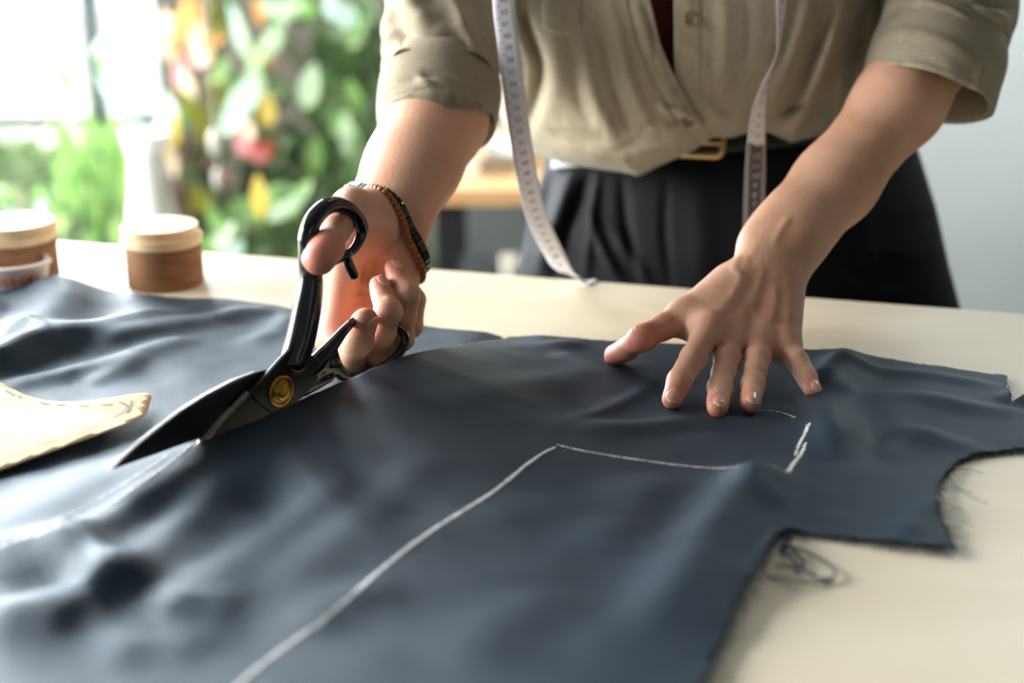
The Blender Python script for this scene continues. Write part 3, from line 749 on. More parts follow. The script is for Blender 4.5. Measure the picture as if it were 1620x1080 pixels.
def fill(loop, fine, seed):
    lo = loop.min(0); hi = loop.max(0); pts = []
    dpt = []
    for s_, cond in ((fine, lambda Y: Y > 0.74), (fine * 2.0, lambda Y: Y <= 0.74)):
        gx = np.arange(lo[0], hi[0], s_); gy = np.arange(lo[1], hi[1], s_ * .87)
        X, Y = np.meshgrid(gx, gy); X = X + (np.arange(len(gy)) % 2)[:, None] * s_ / 2
        m = cond(Y); dpt.append(np.stack([X[m], Y[m]], 1))
    pts = np.vstack(dpt)
    x, y = pts.T; ins = np.zeros(len(pts), bool)
    for a, b in zip(loop, np.roll(loop, -1, 0)):
        c = ((a[1] > y) != (b[1] > y)); 
        with np.errstate(divide='ignore', invalid='ignore'): ins ^= c & (x < (b[0] - a[0]) * (y - a[1]) / (b[1] - a[1]) + a[0])
    pts = pts[ins]
    keep = np.ones(len(pts), bool)
    for s_ in range(0, len(pts), 4000):
        d = np.sqrt(((pts[s_:s_ + 4000, None] - loop[None]) ** 2).sum(2)).min(1); keep[s_:s_ + 4000] = d > fine * .55
    pts = pts[keep]
    al = [Vector(q) for q in loop] + [Vector(q) for q in pts]; n = len(loop)
    vo, eo, fo, _, _, _ = geometry.delaunay_2d_cdt(al, [(i, (i + 1) % n) for i in range(n)], [], 1, 1e-7)
    return np.array([(v[0], v[1]) for v in vo]), [tuple(f) for f in fo]
nv, nf = fill(np.vstack([cutd, no2[1:-1]]), 0.0042, 1)
fv, ff = fill(np.vstack([bo2, cutd[::-1][1:-1]]), 0.0042, 2)
zn = sheet_z(nv[:, 0], nv[:, 1], 1); zf = sheet_z(fv[:, 0], fv[:, 1], -1)
V3 = np.vstack([np.c_[nv, zn], np.c_[fv, zf]]); F3 = list(nf) + [tuple(i + len(nv) for i in f) for f in ff]
def up_faces(V, F):
    o = []
    for f in F:
        a, b, c = V[f[0]], V[f[1]], V[f[2]]
        o.append(f if np.cross(b - a, c - a)[2] > 0 else f[::-1])
    return o
F3 = up_faces(V3, F3)
# join the two pieces where nothing is cut yet (along the left of the line)
bm = bmesh.new(); vs = [bm.verts.new(q) for q in V3]
for f in F3: bm.faces.new([vs[i] for i in f])
bm.verts.ensure_lookup_table()
un = cut2[0:7]; dd, uu, _ = seg_dist(V3[:, 0], V3[:, 1], cut2)
ww = [vs[i] for i in np.flatnonzero((dd < 2e-5) & (uu < 6.0))]
for v in ww: v.co.z = TZ + float(np.interp(seg_dist(np.array([v.co.x]), np.array([v.co.y]), cut2)[1][0], np.arange(len(CUT)), cutH)) + .0008
bmesh.ops.remove_doubles(bm, verts=ww, dist=5e-5)
me = bpy.data.meshes.new('navy_fabric'); bm.to_mesh(me); bm.free()
uvl = me.uv_layers.new(name='UVMap'); vi = np.zeros(len(me.loops), int); me.loops.foreach_get('vertex_index', vi)
co = np.zeros(len(me.vertices) * 3); me.vertices.foreach_get('co', co); co = co.reshape(-1, 3)
an = math.radians(38); Rm2 = np.array([[math.cos(an), -math.sin(an)], [math.sin(an), math.cos(an)]])
uvl.data.foreach_set('uv', (co[:, :2] @ Rm2.T)[vi].ravel())
fab = empty('navy_fabric', (0.0, 0.85, TZ), 'navy blue suiting cloth with chalk lines, spread over the table and half cut', 'fabric')
fo_ = link('cloth', me, M['navy'], fab)
sm_ = fo_.modifiers.new('smooth', 'SMOOTH'); sm_.factor = 0.5; sm_.iterations = 3
so = fo_.modifiers.new('solidify', 'SOLIDIFY'); so.thickness = 0.0005; so.offset = 1
def zat(x, y, side=None):
    X = np.array([x]); Y = np.array([y])
    if side is None:
        side = 1 if seg_dist(X, Y, cut2)[2][0] > 0 else -1
    return sheet_z(X, Y, side)[0]
# check: which side is near?
_t = XY(600, 800); assert seg_dist(np.array([_t[0]]), np.array([_t[1]]), cut2)[2][0] > 0
def chalk(pts, w0, w1, n=90, seed=0, h=0.0007, side=None):
    p = spline(pts, n); q = np.array([XY(x, y) for x, y in p]); r = np.random.default_rng(seed)
    # the drawn pixel lies on the raised cloth, so settle the point on it
    out = []
    for x, y in p:
        z = 0.004
        for _ in range(4):
            g = Pz(x, y, z); z = zat(g[0], g[1], side) - TZ
        out.append(g[:2])
    q = np.array(out); ws = np.linspace(w0, w1, n) / 2 * (1 + r.normal(0, .07, n)); v = []; f = []; e = []
    t = np.gradient(q, axis=0); t /= np.linalg.norm(t, axis=1)[:, None]; nn = np.stack([-t[:, 1], t[:, 0]], 1)
    for i in range(n):
        for j, a in enumerate((-1, -.6, 0, .6, 1)):
            g = q[i] + nn[i] * ws[i] * a; v.append((g[0], g[1], zat(g[0], g[1], side) + h + .0003 * (1 - a * a))); e.append(abs(a) if a in (-1, 1) else abs(a) * .5)
    for i in range(n - 1):
        for j in range(4): a = i * 5 + j; f.append((a, a + 1, a + 6, a + 5))
    v = np.array(v); f = up_faces(v, f)
    o = mesh('chalk_line', v, f, M['chalk'], fab)
    at = o.data.attributes.new('edge', 'FLOAT', 'POINT'); at.data.foreach_set('value', np.array(e, np.float32))
    return o
chalk([(300, 1160), (345, 1115), (390, 1073), (440, 1033), (500, 990), (555, 945), (600, 905), (650, 865), (695, 833), (735, 808), (775, 783), (805, 760), (835, 735), (860, 718), (878, 709)], .0052, .0030, 130, 1)
chalk([(881, 705), (920, 714), (965, 722), (1020, 730), (1080, 738), (1130, 742), (1165, 741), (1195, 738), (1222, 743), (1243, 751)], .0022, .0018, 90, 2)
chalk([(1246, 750), (1256, 734), (1268, 718), (1275, 700)], .0050, .0030, 30, 3)
chalk([(1258, 722), (1266, 700), (1274, 684), (1279, 671)], .0030, .0042, 30, 4)
chalk([(1200, 650), (1220, 651), (1240, 655), (1258, 662)], .0016, .0013, 30, 5)
chalk([(306, 702), (270, 733), (210, 775), (140, 820), (60, 845), (-10, 870), (-120, 905)], .0030, .0032, 80, 6, side=1)
chalk([(265, 722), (215, 755), (160, 790), (110, 815), (50, 838), (-20, 862)], .0028, .0026, 60, 7, side=1)
chalk([(725, 549), (755, 544), (785, 539)], .0016, .0012, 20, 8, side=1)
# frayed threads along the raw edges
fr = Geo(); rr_ = np.random.default_rng(5)
def fray(loop, dens, L, out=None, side=1):
    for i in range(len(loop) - 1):
        a, b = loop[i], loop[i + 1]; d = b - a; ln = np.linalg.norm(d)
        if ln < 1e-6: continue
        d = d / ln; nrm = np.array([d[1], -d[0]]) * (1 if out is None else out)
        for _ in range(rr_.poisson(ln * dens)):
            s_ = a + d * ln * rr_.random(); l = L * rr_.gamma(2.0, .5); ang = rr_.normal(0, .55)
            dr = nrm * math.cos(ang) + d * math.sin(ang); z0 = zat(s_[0], s_[1], side); pts = []
            bend = rr_.normal(0, .5)
            for k in range(4):
                q = s_ - dr * .0008 + dr * l * k / 3 + d * bend * l * (k / 3) ** 2
                pts.append((q[0], q[1], max(TZ + .0004, z0 - (z0 - TZ) * (k / 3) * .7 + .0004)))
            fr.tube(pts, 0.00013, 3)
def pxl(a): return densify(np.array([XY(*p) for p in a]), .004, .0003, 9)
fray(pxl(NEAR_OUT[0:12]), 1000, .0030, -1); fray(pxl(NEAR_OUT[11:14]), 500, .0022, -1); fray(pxl(NEAR_OUT[20:35]), 900, .0030, -1)
fray(pxl(NEAR_OUT[34:41]), 600, .0030, -1); fray(pxl(BACK_OUT[10:20]), 600, .0025, -1, -1)
fray(pxl([(1480, 800), (1486, 828), (1500, 856), (1511, 878)]), 1500, .0050, -1)
fo2 = fr.build('frayed_edge', M['thread'], fab); fo2['kind'] = 'stuff'
th = Geo()
for pts in ([(1500, 752), (1520, 775), (1545, 790), (1562, 796)], [(1493, 762), (1515, 772), (1540, 778)], [(1498, 745), (1530, 742), (1556, 748)], [(1488, 790), (1504, 800), (1525, 806)]):
    q = spline(pts, 16); th.tube([tuple(Pz(x, y, .0015)) for x, y in q], .00018, 5)
th.build('hanging_threads', M['thread'], fab)
lp = Geo()
for pts in ([(1234, 862), (1262, 868), (1290, 880), (1312, 893), (1322, 908), (1308, 920), (1280, 922), (1250, 918), (1215, 910)], [(1240, 858), (1265, 880), (1272, 892), (1255, 898), (1228, 892)],
            [(1238, 868), (1258, 890), (1290, 912), (1318, 916)], [(1242, 850), (1248, 842), (1252, 850), (1246, 862), (1236, 872)]):
    q = spline(pts, 40); lp.tube([tuple(Pz(x, y, .0014 + .0015 * abs(math.sin(i * .25)))) for i, (x, y) in enumerate(q)], 0.0008, 6)
tag(lp.build('loose_thread', M['thread'], None, True), 'tangled loop of blue thread beside the notch in the navy cloth', 'thread')
# ================================================================== PAPER PATTERN
PP = [(-160, 560), (-60, 588), (0, 604), (40, 622), (75, 630), (115, 633), (175, 630), (235, 625), (236, 640), (230, 654), (212, 668), (180, 684), (140, 700), (90, 716), (40, 730), (-10, 746), (-90, 766), (-170, 780)]
pp2 = densify(np.array([Pz(x, y, .010)[:2] for x, y in spline(PP, 70)]), .004, .0); pp2 = densify(np.vstack([pp2, pp2[:1]]), .006, 0)[:-1]
def paper_z(X, Y):
    b = np.array([sheet_z(np.array([x]), np.array([y]), -1)[0] for x, y in zip(X, Y)])
    tipd = np.hypot(X - XY(235, 632)[0], Y - XY(235, 632)[1]); c = XY(40, 735)
    lift = .004 * np.exp(-(np.hypot(X - XY(120, 712)[0], Y - XY(120, 712)[1]) / .05) ** 2) + .003 * np.exp(-(tipd / .03) ** 2)
    return np.maximum(b + .0022, TZ + .009 + .0012 * vnoise(X * 25, Y * 25, 4)) + lift
pv, pf = fill(pp2, .006, 4); pz = paper_z(pv[:, 0], pv[:, 1])
pv3 = np.c_[pv, pz]; pf = up_faces(pv3, pf)
pap = empty('paper_pattern', tuple(pv3.mean(0)), 'curved tan paper pattern piece with dashed blue markings at the left', 'pattern paper')
pm = mesh('paper_sheet', pv3, pf, M['paper'], pap); s2 = pm.modifiers.new('solidify', 'SOLIDIFY'); s2.thickness = .0003
from mathutils.bvhtree import BVHTree
pbvh = BVHTree.FromPolygons([tuple(q) for q in pv3], [tuple(q) for q in pf])
def on_paper(x, y):
    h = pbvh.ray_cast(Vector((x, y, 2)), Vector((0, 0, -1)))[0]
    return (h.z if h else float(paper_z(np.array([x]), np.array([y]))[0])) + .0006
def dash(pts, w):
    n = 8; q = []
    for x, y in spline(pts, n):
        z = .012
        for _ in range(3): g = Pz(x, y, z); z = paper_z(g[:1], g[1:2])[0] - TZ
        q.append(g[:2])
    q = np.array(q); t = np.gradient(q, axis=0); t /= np.linalg.norm(t, axis=1)[:, None]; nn = np.stack([-t[:, 1], t[:, 0]], 1); v = []; f = []
    for i in range(n):
        for a in (-1, 1): g = q[i] + nn[i] * w / 2 * a; v.append((g[0], g[1], on_paper(g[0], g[1])))
    for i in range(n - 1): f.append((2 * i, 2 * i + 1, 2 * i + 3, 2 * i + 2))
    v = np.array(v); mesh('pencil_mark', v, up_faces(v, f), M['pencil'], pap)
for a, b in (((8, 618), (22, 625)), ((28, 627), (34, 629)), ((62, 637), (78, 640)), ((88, 640), (104, 641)), ((124, 642), (140, 642)), ((158, 641), (178, 640))): dash([a, ((a[0] + b[0]) / 2, (a[1] + b[1]) / 2), b], .0018)
dash([(188, 636), (198, 640), (204, 646), (200, 653)], .0014); dash([(208, 634), (206, 642), (190, 654), (176, 660)], .0011); dash([(60, 700), (110, 690), (150, 674)], .0009); dash([(-10, 727), (40, 712), (80, 700)], .0009)
# ================================================================== CLOTHING
def it(tab, y): a = np.array(tab, float); return np.interp(y, a[:, 0], a[:, 1])
YAW = 0.20
def pxfold(x, y, folds):
    """sum of folds given as pixel lines, height (m, towards the lens), half width px"""
    out = np.zeros(np.shape(x))
    for pts, h, w in folds:
        pl = spline(pts, 16) if len(pts) > 2 else np.array(pts, float)
        best = np.full(np.shape(x), 1e9); par = np.zeros(np.shape(x))
        for i in range(len(pl) - 1):
            a, b = pl[i], pl[i + 1]; d = b - a
            t = np.clip(((x - a[0]) * d[0] + (y - a[1]) * d[1]) / (d @ d + 1e-9), 0, 1)
            q = np.hypot(x - a[0] - t * d[0], y - a[1] - t * d[1]); m = q < best
            best = np.where(m, q, best); par = np.where(m, i + t, par)
        n = len(pl) - 1; e = np.clip(np.minimum(par, n - par) / (n * .3), 0, 1)
        out += h * np.exp(-(best / w) ** 2) * (.25 + .75 * e)
    return out
def grid_faces(ni, nj, wrap=False):
    f = []
    for i in range(ni - 1):
        for j in range(nj if wrap else nj - 1):
            j2 = (j + 1) % nj; f.append((i * nj + j, i * nj + j2, (i + 1) * nj + j2, (i + 1) * nj + j))
    return f
XL = [(-470, 800), (-250, 760), (0, 738), (100, 762), (170, 790), (200, 800), (248, 850), (273, 884)]
XR = [(-470, 1480), (-250, 1430), (0, 1402), (100, 1385), (160, 1352), (200, 1334), (240, 1318), (273, 1300)]
DF = [(-470, 1.200), (-250, 1.165), (0, 1.222), (100, 1.250), (200, 1.282), (240, 1.300), (273, 1.318)]
TT = [(-470, .07), (-250, .11), (0, .125), (200, .115), (273, .10)]
def shirt_d(x, y):
    l, r = it(XL, y), it(XR, y); q = np.clip((x - (l + r) / 2) / ((r - l) / 2), -1, 1)
    return it(DF, y) + it(TT, y) * (1 - np.sqrt(1 - q * q * .995)) + (1090 - x) / FPX * 1.25 * YAW
FA = [([(824, -60), (826, 0), (838, 50), (856, 100), (850, 150), (836, 205)], -.020, 11), ([(806, 60), (812, 120), (815, 180)], .010, 10), ([(880, -80), (876, 0), (880, 90), (878, 180)], .009, 20),
      ([(1005, 0), (1030, 70), (1050, 130), (1085, 180)], .0045, 8), ([(1020, 10), (1032, 60), (1040, 110), (1060, 150)], -.004, 6), ([(965, 0), (982, 70), (1000, 140), (1030, 200)], .005, 10), ([(948, 20), (960, 90), (978, 160), (1000, 215)], -.004, 8),
      ([(920, 40), (930, 110), (950, 180), (985, 240)], .006, 12), ([(905, 70), (910, 130), (930, 190)], -.0035, 9), ([(1075, 140), (1050, 165), (1058, 180)], .004, 5), ([(1040, 165), (1080, 178), (1110, 200)], .004, 6),
      ([(990, 215), (1040, 205), (1075, 200)], .004, 7), ([(1000, 240), (1050, 228), (1095, 212)], .004, 7), ([(960, 245), (1000, 225), (1040, 190)], -.003, 7), ([(870, 215), (920, 240), (980, 250)], .006, 12), ([(850, 190), (900, 215), (950, 225)], -.004, 10)]
FB = [([(1145, -20), (1150, 60), (1148, 140)], .004, 14), ([(1175, 0), (1172, 80), (1160, 150)], -.004, 12), ([(1290, -40), (1270, 40), (1240, 120), (1215, 180)], .006, 16), ([(1262, -20), (1245, 50), (1228, 110)], -.006, 12),
      ([(1345, -40), (1325, 40), (1300, 110), (1272, 175), (1262, 215)], .017, 15), ([(1310, 20), (1285, 90), (1262, 150), (1240, 195)], -.010, 12), ([(1372, 20), (1352, 90), (1345, 160)], -.022, 12), ([(1335, 110), (1328, 170), (1320, 205)], .010, 9),
      ([(1290, 160), (1250, 172), (1215, 190)], -.008, 7), ([(1215, 205), (1240, 212), (1265, 200)], .006, 8), ([(1300, 195), (1285, 208), (1270, 215)], .003, 6), ([(1100, 150), (1130, 180), (1160, 195)], .004, 10), ([(1085, 60), (1110, 100), (1120, 150)], .002, 12)]
def panel(L, R, hem, folds, off, nu, nvv, ytop=-470, back=None, seam=None):
    U, Vv = np.meshgrid(np.linspace(0, 1, nu), np.linspace(0, 1, nvv) ** .8)
    yh = it(hem, U); y = ytop + (yh - ytop) * Vv; x = it(L, y) + (it(R, y) - it(L, y)) * U
    d = shirt_d(x, y) - off
    d = d - pxfold(x, y, folds) + .0012 * vnoise(x / 26, y / 60, 21) + .0005 * vnoise(x / 9, y / 16, 22)
    if seam is not None: d += .0016 * np.exp(-((x - seam(x, y)) / 2.2) ** 2)
    d += .020 * np.clip((Vv - .955) / .045, 0, 1) ** 2
    v = [P(a, b, c) for a, b, c in zip(x.ravel(), y.ravel(), d.ravel())]
    xs, ys, ds = x[-1], y[-1], d[-1]
    for k, (dy, dd) in enumerate(((1.5, .006), (-3, .016), (-12, .030), (-24, .036))):       # the shirt is gathered in under itself
        v += [P(a, b + dy, c + dd) for a, b, c in zip(xs, ys, ds)]
    uv = np.vstack([np.c_[x.ravel(), y.ravel()] / FPX * 1.25] + [np.c_[xs, ys + 8 * (k + 1)] / FPX * 1.25 for k in range(4)])
    return v, grid_faces(nvv + 4, nu), uv
RA = [(-470, 1120), (-200, 1000), (0, 1029), (70, 1045), (110, 1062), (160, 1088), (190, 1107), (213, 1130), (273, 1190)]
LB = [(-470, 1130), (-200, 1075), (0, 1066), (110, 1067), (273, 1050)]
HA = [(0, 236), (.1, 254), (.226, 263), (.36, 270), (.41, 275), (.47, 269), (.57, 259), (.70, 247), (.84, 233), (1, 212)]
HB = [(0, 226), (.28, 214), (.38, 214), (.5, 203), (.6, 208), (.73, 222), (.80, 216), (.88, 212), (1, 206)]
v1, f1, uv1 = panel(XL, RA, HA, FA, .004, 110, 200, seam=lambda x, y: it(RA, y) - 34)
v2, f2, uv2 = panel(LB, XR, HB, FB, 0, 100, 190, seam=lambda x, y: 1111 + 0 * y)
# back of the shirt: round from one side seam to the other
nb_, nr_ = 40, 60; vb = []; uvb = []
for j in range(nr_):
    y = -470 + (225 + 470) * j / (nr_ - 1); l, r = it(XL, y), it(XR, y)
    pl, pr = P(l, y, shirt_d(l + .01, y)), P(r, y, shirt_d(r - .01, y)); m = (pl + pr) / 2; w = (pr - pl) / 2; bk_ = np.array([-w[1], w[0], 0]); bk_ = bk_ / np.linalg.norm(bk_) * (.10 + .03 * math.sin(j / 10))
    for i in range(nb_):
        a = math.pi * i / (nb_ - 1); q = m - w * math.cos(a) + bk_ * math.sin(a) * (1 + .04 * math.sin(a * 22)); vb.append(q); uvb.append((a * .2, y / FPX))
g = Geo(); g.add(v1, f1).add(v2, f2).add(vb, grid_faces(nr_, nb_))
shirt = mesh('shirt', g.v, g.f, M['linen'], body, uv=np.vstack([uv1, uv2, uvb]))
q = shirt.modifiers.new('solidify', 'SOLIDIFY'); q.thickness = .0012
# pocket and buttons
def patch(name, outline_fn, nu, nv, off, m, parent, folds):
    U, Vv = np.meshgrid(np.linspace(0, 1, nu), np.linspace(0, 1, nv)); x, y = outline_fn(U, Vv)
    d = shirt_d(x, y) - pxfold(x, y, folds) - off; e = np.minimum(np.minimum(U, 1 - U), np.minimum(1, 1 - Vv) + 0 * U); d = d + .0012 * (e < .02)
    o = mesh(name, [P(a, b, c) for a, b, c in zip(x.ravel(), y.ravel(), d.ravel())], grid_faces(nv, nu), m, parent, uv=np.c_[x.ravel(), y.ravel()] / FPX * 1.25)
    z = o.modifiers.new('solidify', 'SOLIDIFY'); z.thickness = .0012; return o
patch('pocket', lambda u, v: (858 + 58 * u + 3 * v, -150 + v * (192 + 12 * np.sin(u * math.pi))), 30, 50, .0068, M['linen'], shirt, FA)
def button(x, y, d, m):
    g = Geo(); c = P(x, y, d); k = -unit(ray(x, y) * .9 + np.array([-.1, 0, 0])); a = unit(np.cross(k, [0, 0, 1])); b = np.cross(k, a); R_ = np.array([a, b, k]).T
    g.lathe([(.0, -.001), (.0062, -.001), (.0068, 0), (.0066, .0014), (.0056, .0018), (.0048, .0011), (.0012, .0010), (0, .0010)], n=28, cap=False); g.v = [tuple(c + R_ @ np.array(q)) for q in g.v]
    o = g.build('button', m, shirt, True); g = Geo()
    for sx, sy in ((1, 1), (1, -1), (-1, 1), (-1, -1)): g.lathe([(0, .0009), (.0007, .0009), (.0007, .0013), (0, .0013)], (sx * .0015, sy * .0015, 0), 8, cap=False)
    g.v = [tuple(c + R_ @ np.array(q)) for q in g.v]; g.build('button_holes', M['thread'], o, True)
bm_ = mat('horn_button', srgb(160, 140, 112), 0.35, noise=(200, srgb(128, 108, 82)))
for bx_, by_, fo, of in ((1093, 30, FB, .0028), (1087, 191, FA, .0068), (1078, -110, FB, .003)): button(bx_, by_, float(shirt_d(bx_, by_) - pxfold(np.array([bx_ * 1.0]), np.array([by_ * 1.0]), fo)[0]) - of, bm_)
# dark red garment under the open front
ur, uvv, n = [], [], 24
for j in range(40):
    y = -470 + 680 * j / 39
    for i in range(n):
        x = 960 + 230 * i / (n - 1); ur.append(P(x, y, shirt_d(x, y) + .022)); uvv.append((x / 1000, y / 1000))
q = mesh('undershirt', ur, grid_faces(40, n), M['maroon'], body, uv=uvv); z = q.modifiers.new('solidify', 'SOLIDIFY'); z.thickness = .002; z.offset = 1
# sleeves
def tube_cloth(path, rad, n, m_, folds, seed, amp=.0022, sc=(6, 9), inner=None, flare=None):
    """ring surface round a path of pixel points; returns verts, faces, uv"""
    pts = spline([P(*p) for p in path], m_); rr = spline([[r] for r in rad], m_)[:, 0]; v = []; uv = []; prev = None; L = 0; tp_ = None
    for i in range(m_):
        t = unit(pts[min(i + 1, m_ - 1)] - pts[max(i - 1, 0)]); L += np.linalg.norm(pts[i] - pts[i - 1]) if i else 0
        if tp_ is not None and t.dot(tp_) < .93: t = tp_          # where the cloth turns back into itself the rings keep their plane
        tp_ = t
        if prev is None: prev = unit(np.cross(t, FW))
        a = unit(prev - t * prev.dot(t)); prev = a; b = np.cross(t, a)
        th = np.arange(n) * 2 * math.pi / n
        dr = np.cos(th)[:, None] * a + np.sin(th)[:, None] * b
        nz = vnoise(np.abs(np.sin(th / 2)) * sc[0] + i * sc[1] / m_, np.full(n, i * sc[1] / m_ + 5) + np.cos(th) * 2, seed)
        r = rr[i] + amp * nz + (flare(i / (m_ - 1), th) if flare else 0)
        q = pts[i] + dr * r[:, None]
        rel = q - CAM; dp = rel @ FW; px = 810 + rel @ RT / dp * FPX; py = 540 - rel @ UP / dp * FPX
        fac = np.clip(-(dr @ FW) * 2.0 + .3, 0, 1); q = q + dr * (pxfold(px, py, folds) * fac)[:, None]
        v.append(q); uv += [(r_ * rr[i], L) for r_ in th]
    return np.vstack(v), grid_faces(m_, n, True), np.array(uv)
SRF = [([(616, 10), (628, 45), (665, 72), (705, 74), (735, 60)], -.007, 12), ([(640, -30), (660, 20), (690, 40)], .008, 16), ([(712, -20), (730, 40), (760, 100), (785, 140)], .007, 9), ([(745, -30), (765, 40), (785, 90)], -.006, 12),
       ([(640, 95), (690, 88), (740, 108), (785, 150)], -.004, 8), ([(615, 95), (650, 82), (700, 84)], .005, 8), ([(620, 60), (615, 100), (618, 130)], -.004, 8)]
path = [(748, -470, 1.30), (730, -250, 1.28), (712, -60, 1.265), (704, 30, 1.255), (700, 90, 1.240), (696, 135, 1.225)]
va, fa, ua = tube_cloth(path, [.062, .060, .0575, .0550, .0515, .0490], 96, 90, SRF, 31)
sl1 = mesh('sleeve', va, fa, M['linen'], shirt, uv=ua); z = sl1.modifiers.new('solidify', 'SOLIDIFY'); z.thickness = .001
CRF = [([(640, 125), (700, 118), (750, 150)], -.0025, 6), ([(625, 150), (680, 132), (740, 150), (780, 190)], .0015, 6), ([(660, 115), (670, 130), (690, 142)], .003, 6), ([(745, 215), (762, 235), (775, 215)], .004, 8)]
vc, fc, uc = tube_cloth([(699, 104, 1.238), (697, 130, 1.229), (693, 165, 1.217), (690, 196, 1.207), (691, 192, 1.209), (695, 160, 1.220), (697, 135, 1.228)],
                        [.0455, .0525, .0530, .0505, .0480, .0475, .0470], 110, 76, CRF, 32, .0007, (2, 4))
cf1 = mesh('rolled_cuff', vc, fc, M['linen'], sl1, uv=uc)
SLF = [([(1395, 25), (1440, 8), (1500, 20), (1560, 55)], .010, 12), ([(1385, 48), (1440, 30), (1500, 44), (1550, 66)], -.005, 8), ([(1540, 0), (1560, 20), (1598, 30)], .006, 9), ([(1470, -10), (1530, 0), (1590, 5)], -.006, 10), ([(1592, 60), (1575, 78), (1560, 70)], .006, 8)]
path = [(1450, -470, 1.255), (1478, -250, 1.255), (1500, -80, 1.255), (1502, 0, 1.25), (1494, 50, 1.242), (1483, 90, 1.238)]
va, fa, ua = tube_cloth(path, [.062, .061, 0.0600, .0590, .0565, .0540], 96, 90, SLF, 35)
sl2 = mesh('sleeve', va, fa, M['linen'], shirt, uv=ua); z = sl2.modifiers.new('solidify', 'SOLIDIFY'); z.thickness = .001
CLF = [([(1385, 70), (1430, 52), (1500, 70), (1560, 110)], .003, 10), ([(1400, 95), (1460, 90), (1520, 130)], -.002, 8), ([(1560, 95), (1545, 130), (1555, 170)], .004, 8)]
vc, fc, uc = tube_cloth([(1494, 56, 1.240), (1487, 78, 1.234), (1475, 112, 1.228), (1464, 146, 1.223), (1465, 142, 1.224), (1472, 118, 1.227), (1480, 95, 1.231)],
                        [.0500, .0575, .0575, .0550, .0525, .0520, .0515], 110, 76, CLF, 36, .0010, (2, 4), flare=lambda s, th: 0.006 * np.clip(s * 2 - .3, 0, 1) * (s < .62) * np.exp(-((th - 0.2 + math.pi) % (2 * math.pi) - math.pi) ** 2 / .25))
cf2 = mesh('rolled_cuff', vc, fc, M['linen'], sl2, uv=uc)
# trousers
TXL = [(170, 868), (200, 868), (255, 866), (300, 850), (360, 834), (430, 820), (520, 806), (600, 800)]
TXR = [(170, 1424), (200, 1432), (240, 1452), (330, 1480), (420, 1500), (487, 1518), (600, 1540)]
def tr_d(x, y, extra=0):
    l, r = it(TXL, y), it(TXR, y); q = np.clip((x - (l + r) / 2) / ((r - l) / 2), -1, 1)
    return it([(170, 1.372), (250, 1.362), (400, 1.350), (600, 1.36)], y) + .125 * (1 - np.sqrt(1 - q * q * .995)) + (1165 - x) / FPX * 1.35 * YAW - extra
FT = [([(912, 250), (888, 320), (866, 380), (850, 440)], .014, 12), ([(880, 250), (865, 320), (850, 380)], -.010, 10), ([(940, 260), (912, 330), (890, 390), (878, 450)], -.012, 8), ([(948, 262), (936, 340), (925, 450)], .007, 8),
      ([(985, 270), (990, 350), (1010, 450)], -.006, 9), ([(960, 350), (1000, 410), (1030, 460)], .005, 10), ([(1056, 280), (1052, 360), (1062, 460)], -.003, 8), ([(1100, 270), (1110, 380), (1105, 470)], .003, 24),
      ([(850, 330), (870, 390), (900, 440)], .008, 9), ([(930, 330), (955, 400), (985, 450)], .008, 8), ([(1340, 430), (1380, 455), (1430, 470)], .004, 10), ([(1370, 330), (1375, 400), (1385, 450)], .003, 12)]
nu, nv = 150, 110; U, Vv = np.meshgrid(np.linspace(0, 1, nu), np.linspace(0, 1, nv)); y = 188 + (560 - 188) * Vv - (U - .5) * 34; x = it(TXL, y) + (it(TXR, y) - it(TXL, y)) * U
d = tr_d(x, y) - pxfold(x, y, FT) * np.clip((y - 225) / 60, 0, 1); vt = [P(a, b, c) for a, b, c in zip(x.ravel(), y.ravel(), d.ravel())]
g = Geo(); g.add(vt, grid_faces(nv, nu)); uvt = [(a / FPX * 1.35, b / FPX * 1.35) for a, b in zip(x.ravel(), y.ravel())]
vb = []
for j in range(nv):
    pl, pr = np.array(vt[j * nu]), np.array(vt[j * nu + nu - 1]); m = (pl + pr) / 2; w = (pr - pl) / 2; bk_ = unit(np.array([-w[1], w[0], 0])) * .12
    for i in range(40): a = math.pi * i / 39; vb.append(m - w * math.cos(a) + bk_ * math.sin(a)); uvt.append((a * .2, j * .003))
g.add(vb, grid_faces(nv, 40)); nleg = 0
for sx in (-1, 1):                                   # the legs, down to the shoes behind the table
    ring = []; m_ = 40
    for j in range(m_):
        t = j / (m_ - 1); c = np.array([.215 + sx * (.085 + .03 * t), 1.50 + .03 * t, .84 * (1 - t) + .07 * t]); rx = .125 * (1 - t) + .075 * t; ry = .13 * (1 - t) + .08 * t
        for i in range(40):
            a = 2 * math.pi * i / 40; w = 1 + .03 * math.sin(a * 5 + j * .1); ring.append(c + np.array([rx * w * math.cos(a), ry * w * math.sin(a), 0])); uvt.append((a * .1, t * .8))
    g.add(ring, grid_faces(m_, 40, True))
trs = mesh('trousers', g.v, g.f, M['black_cloth'], body, uv=uvt); z = trs.modifiers.new('solidify', 'SOLIDIFY'); z.thickness = .001
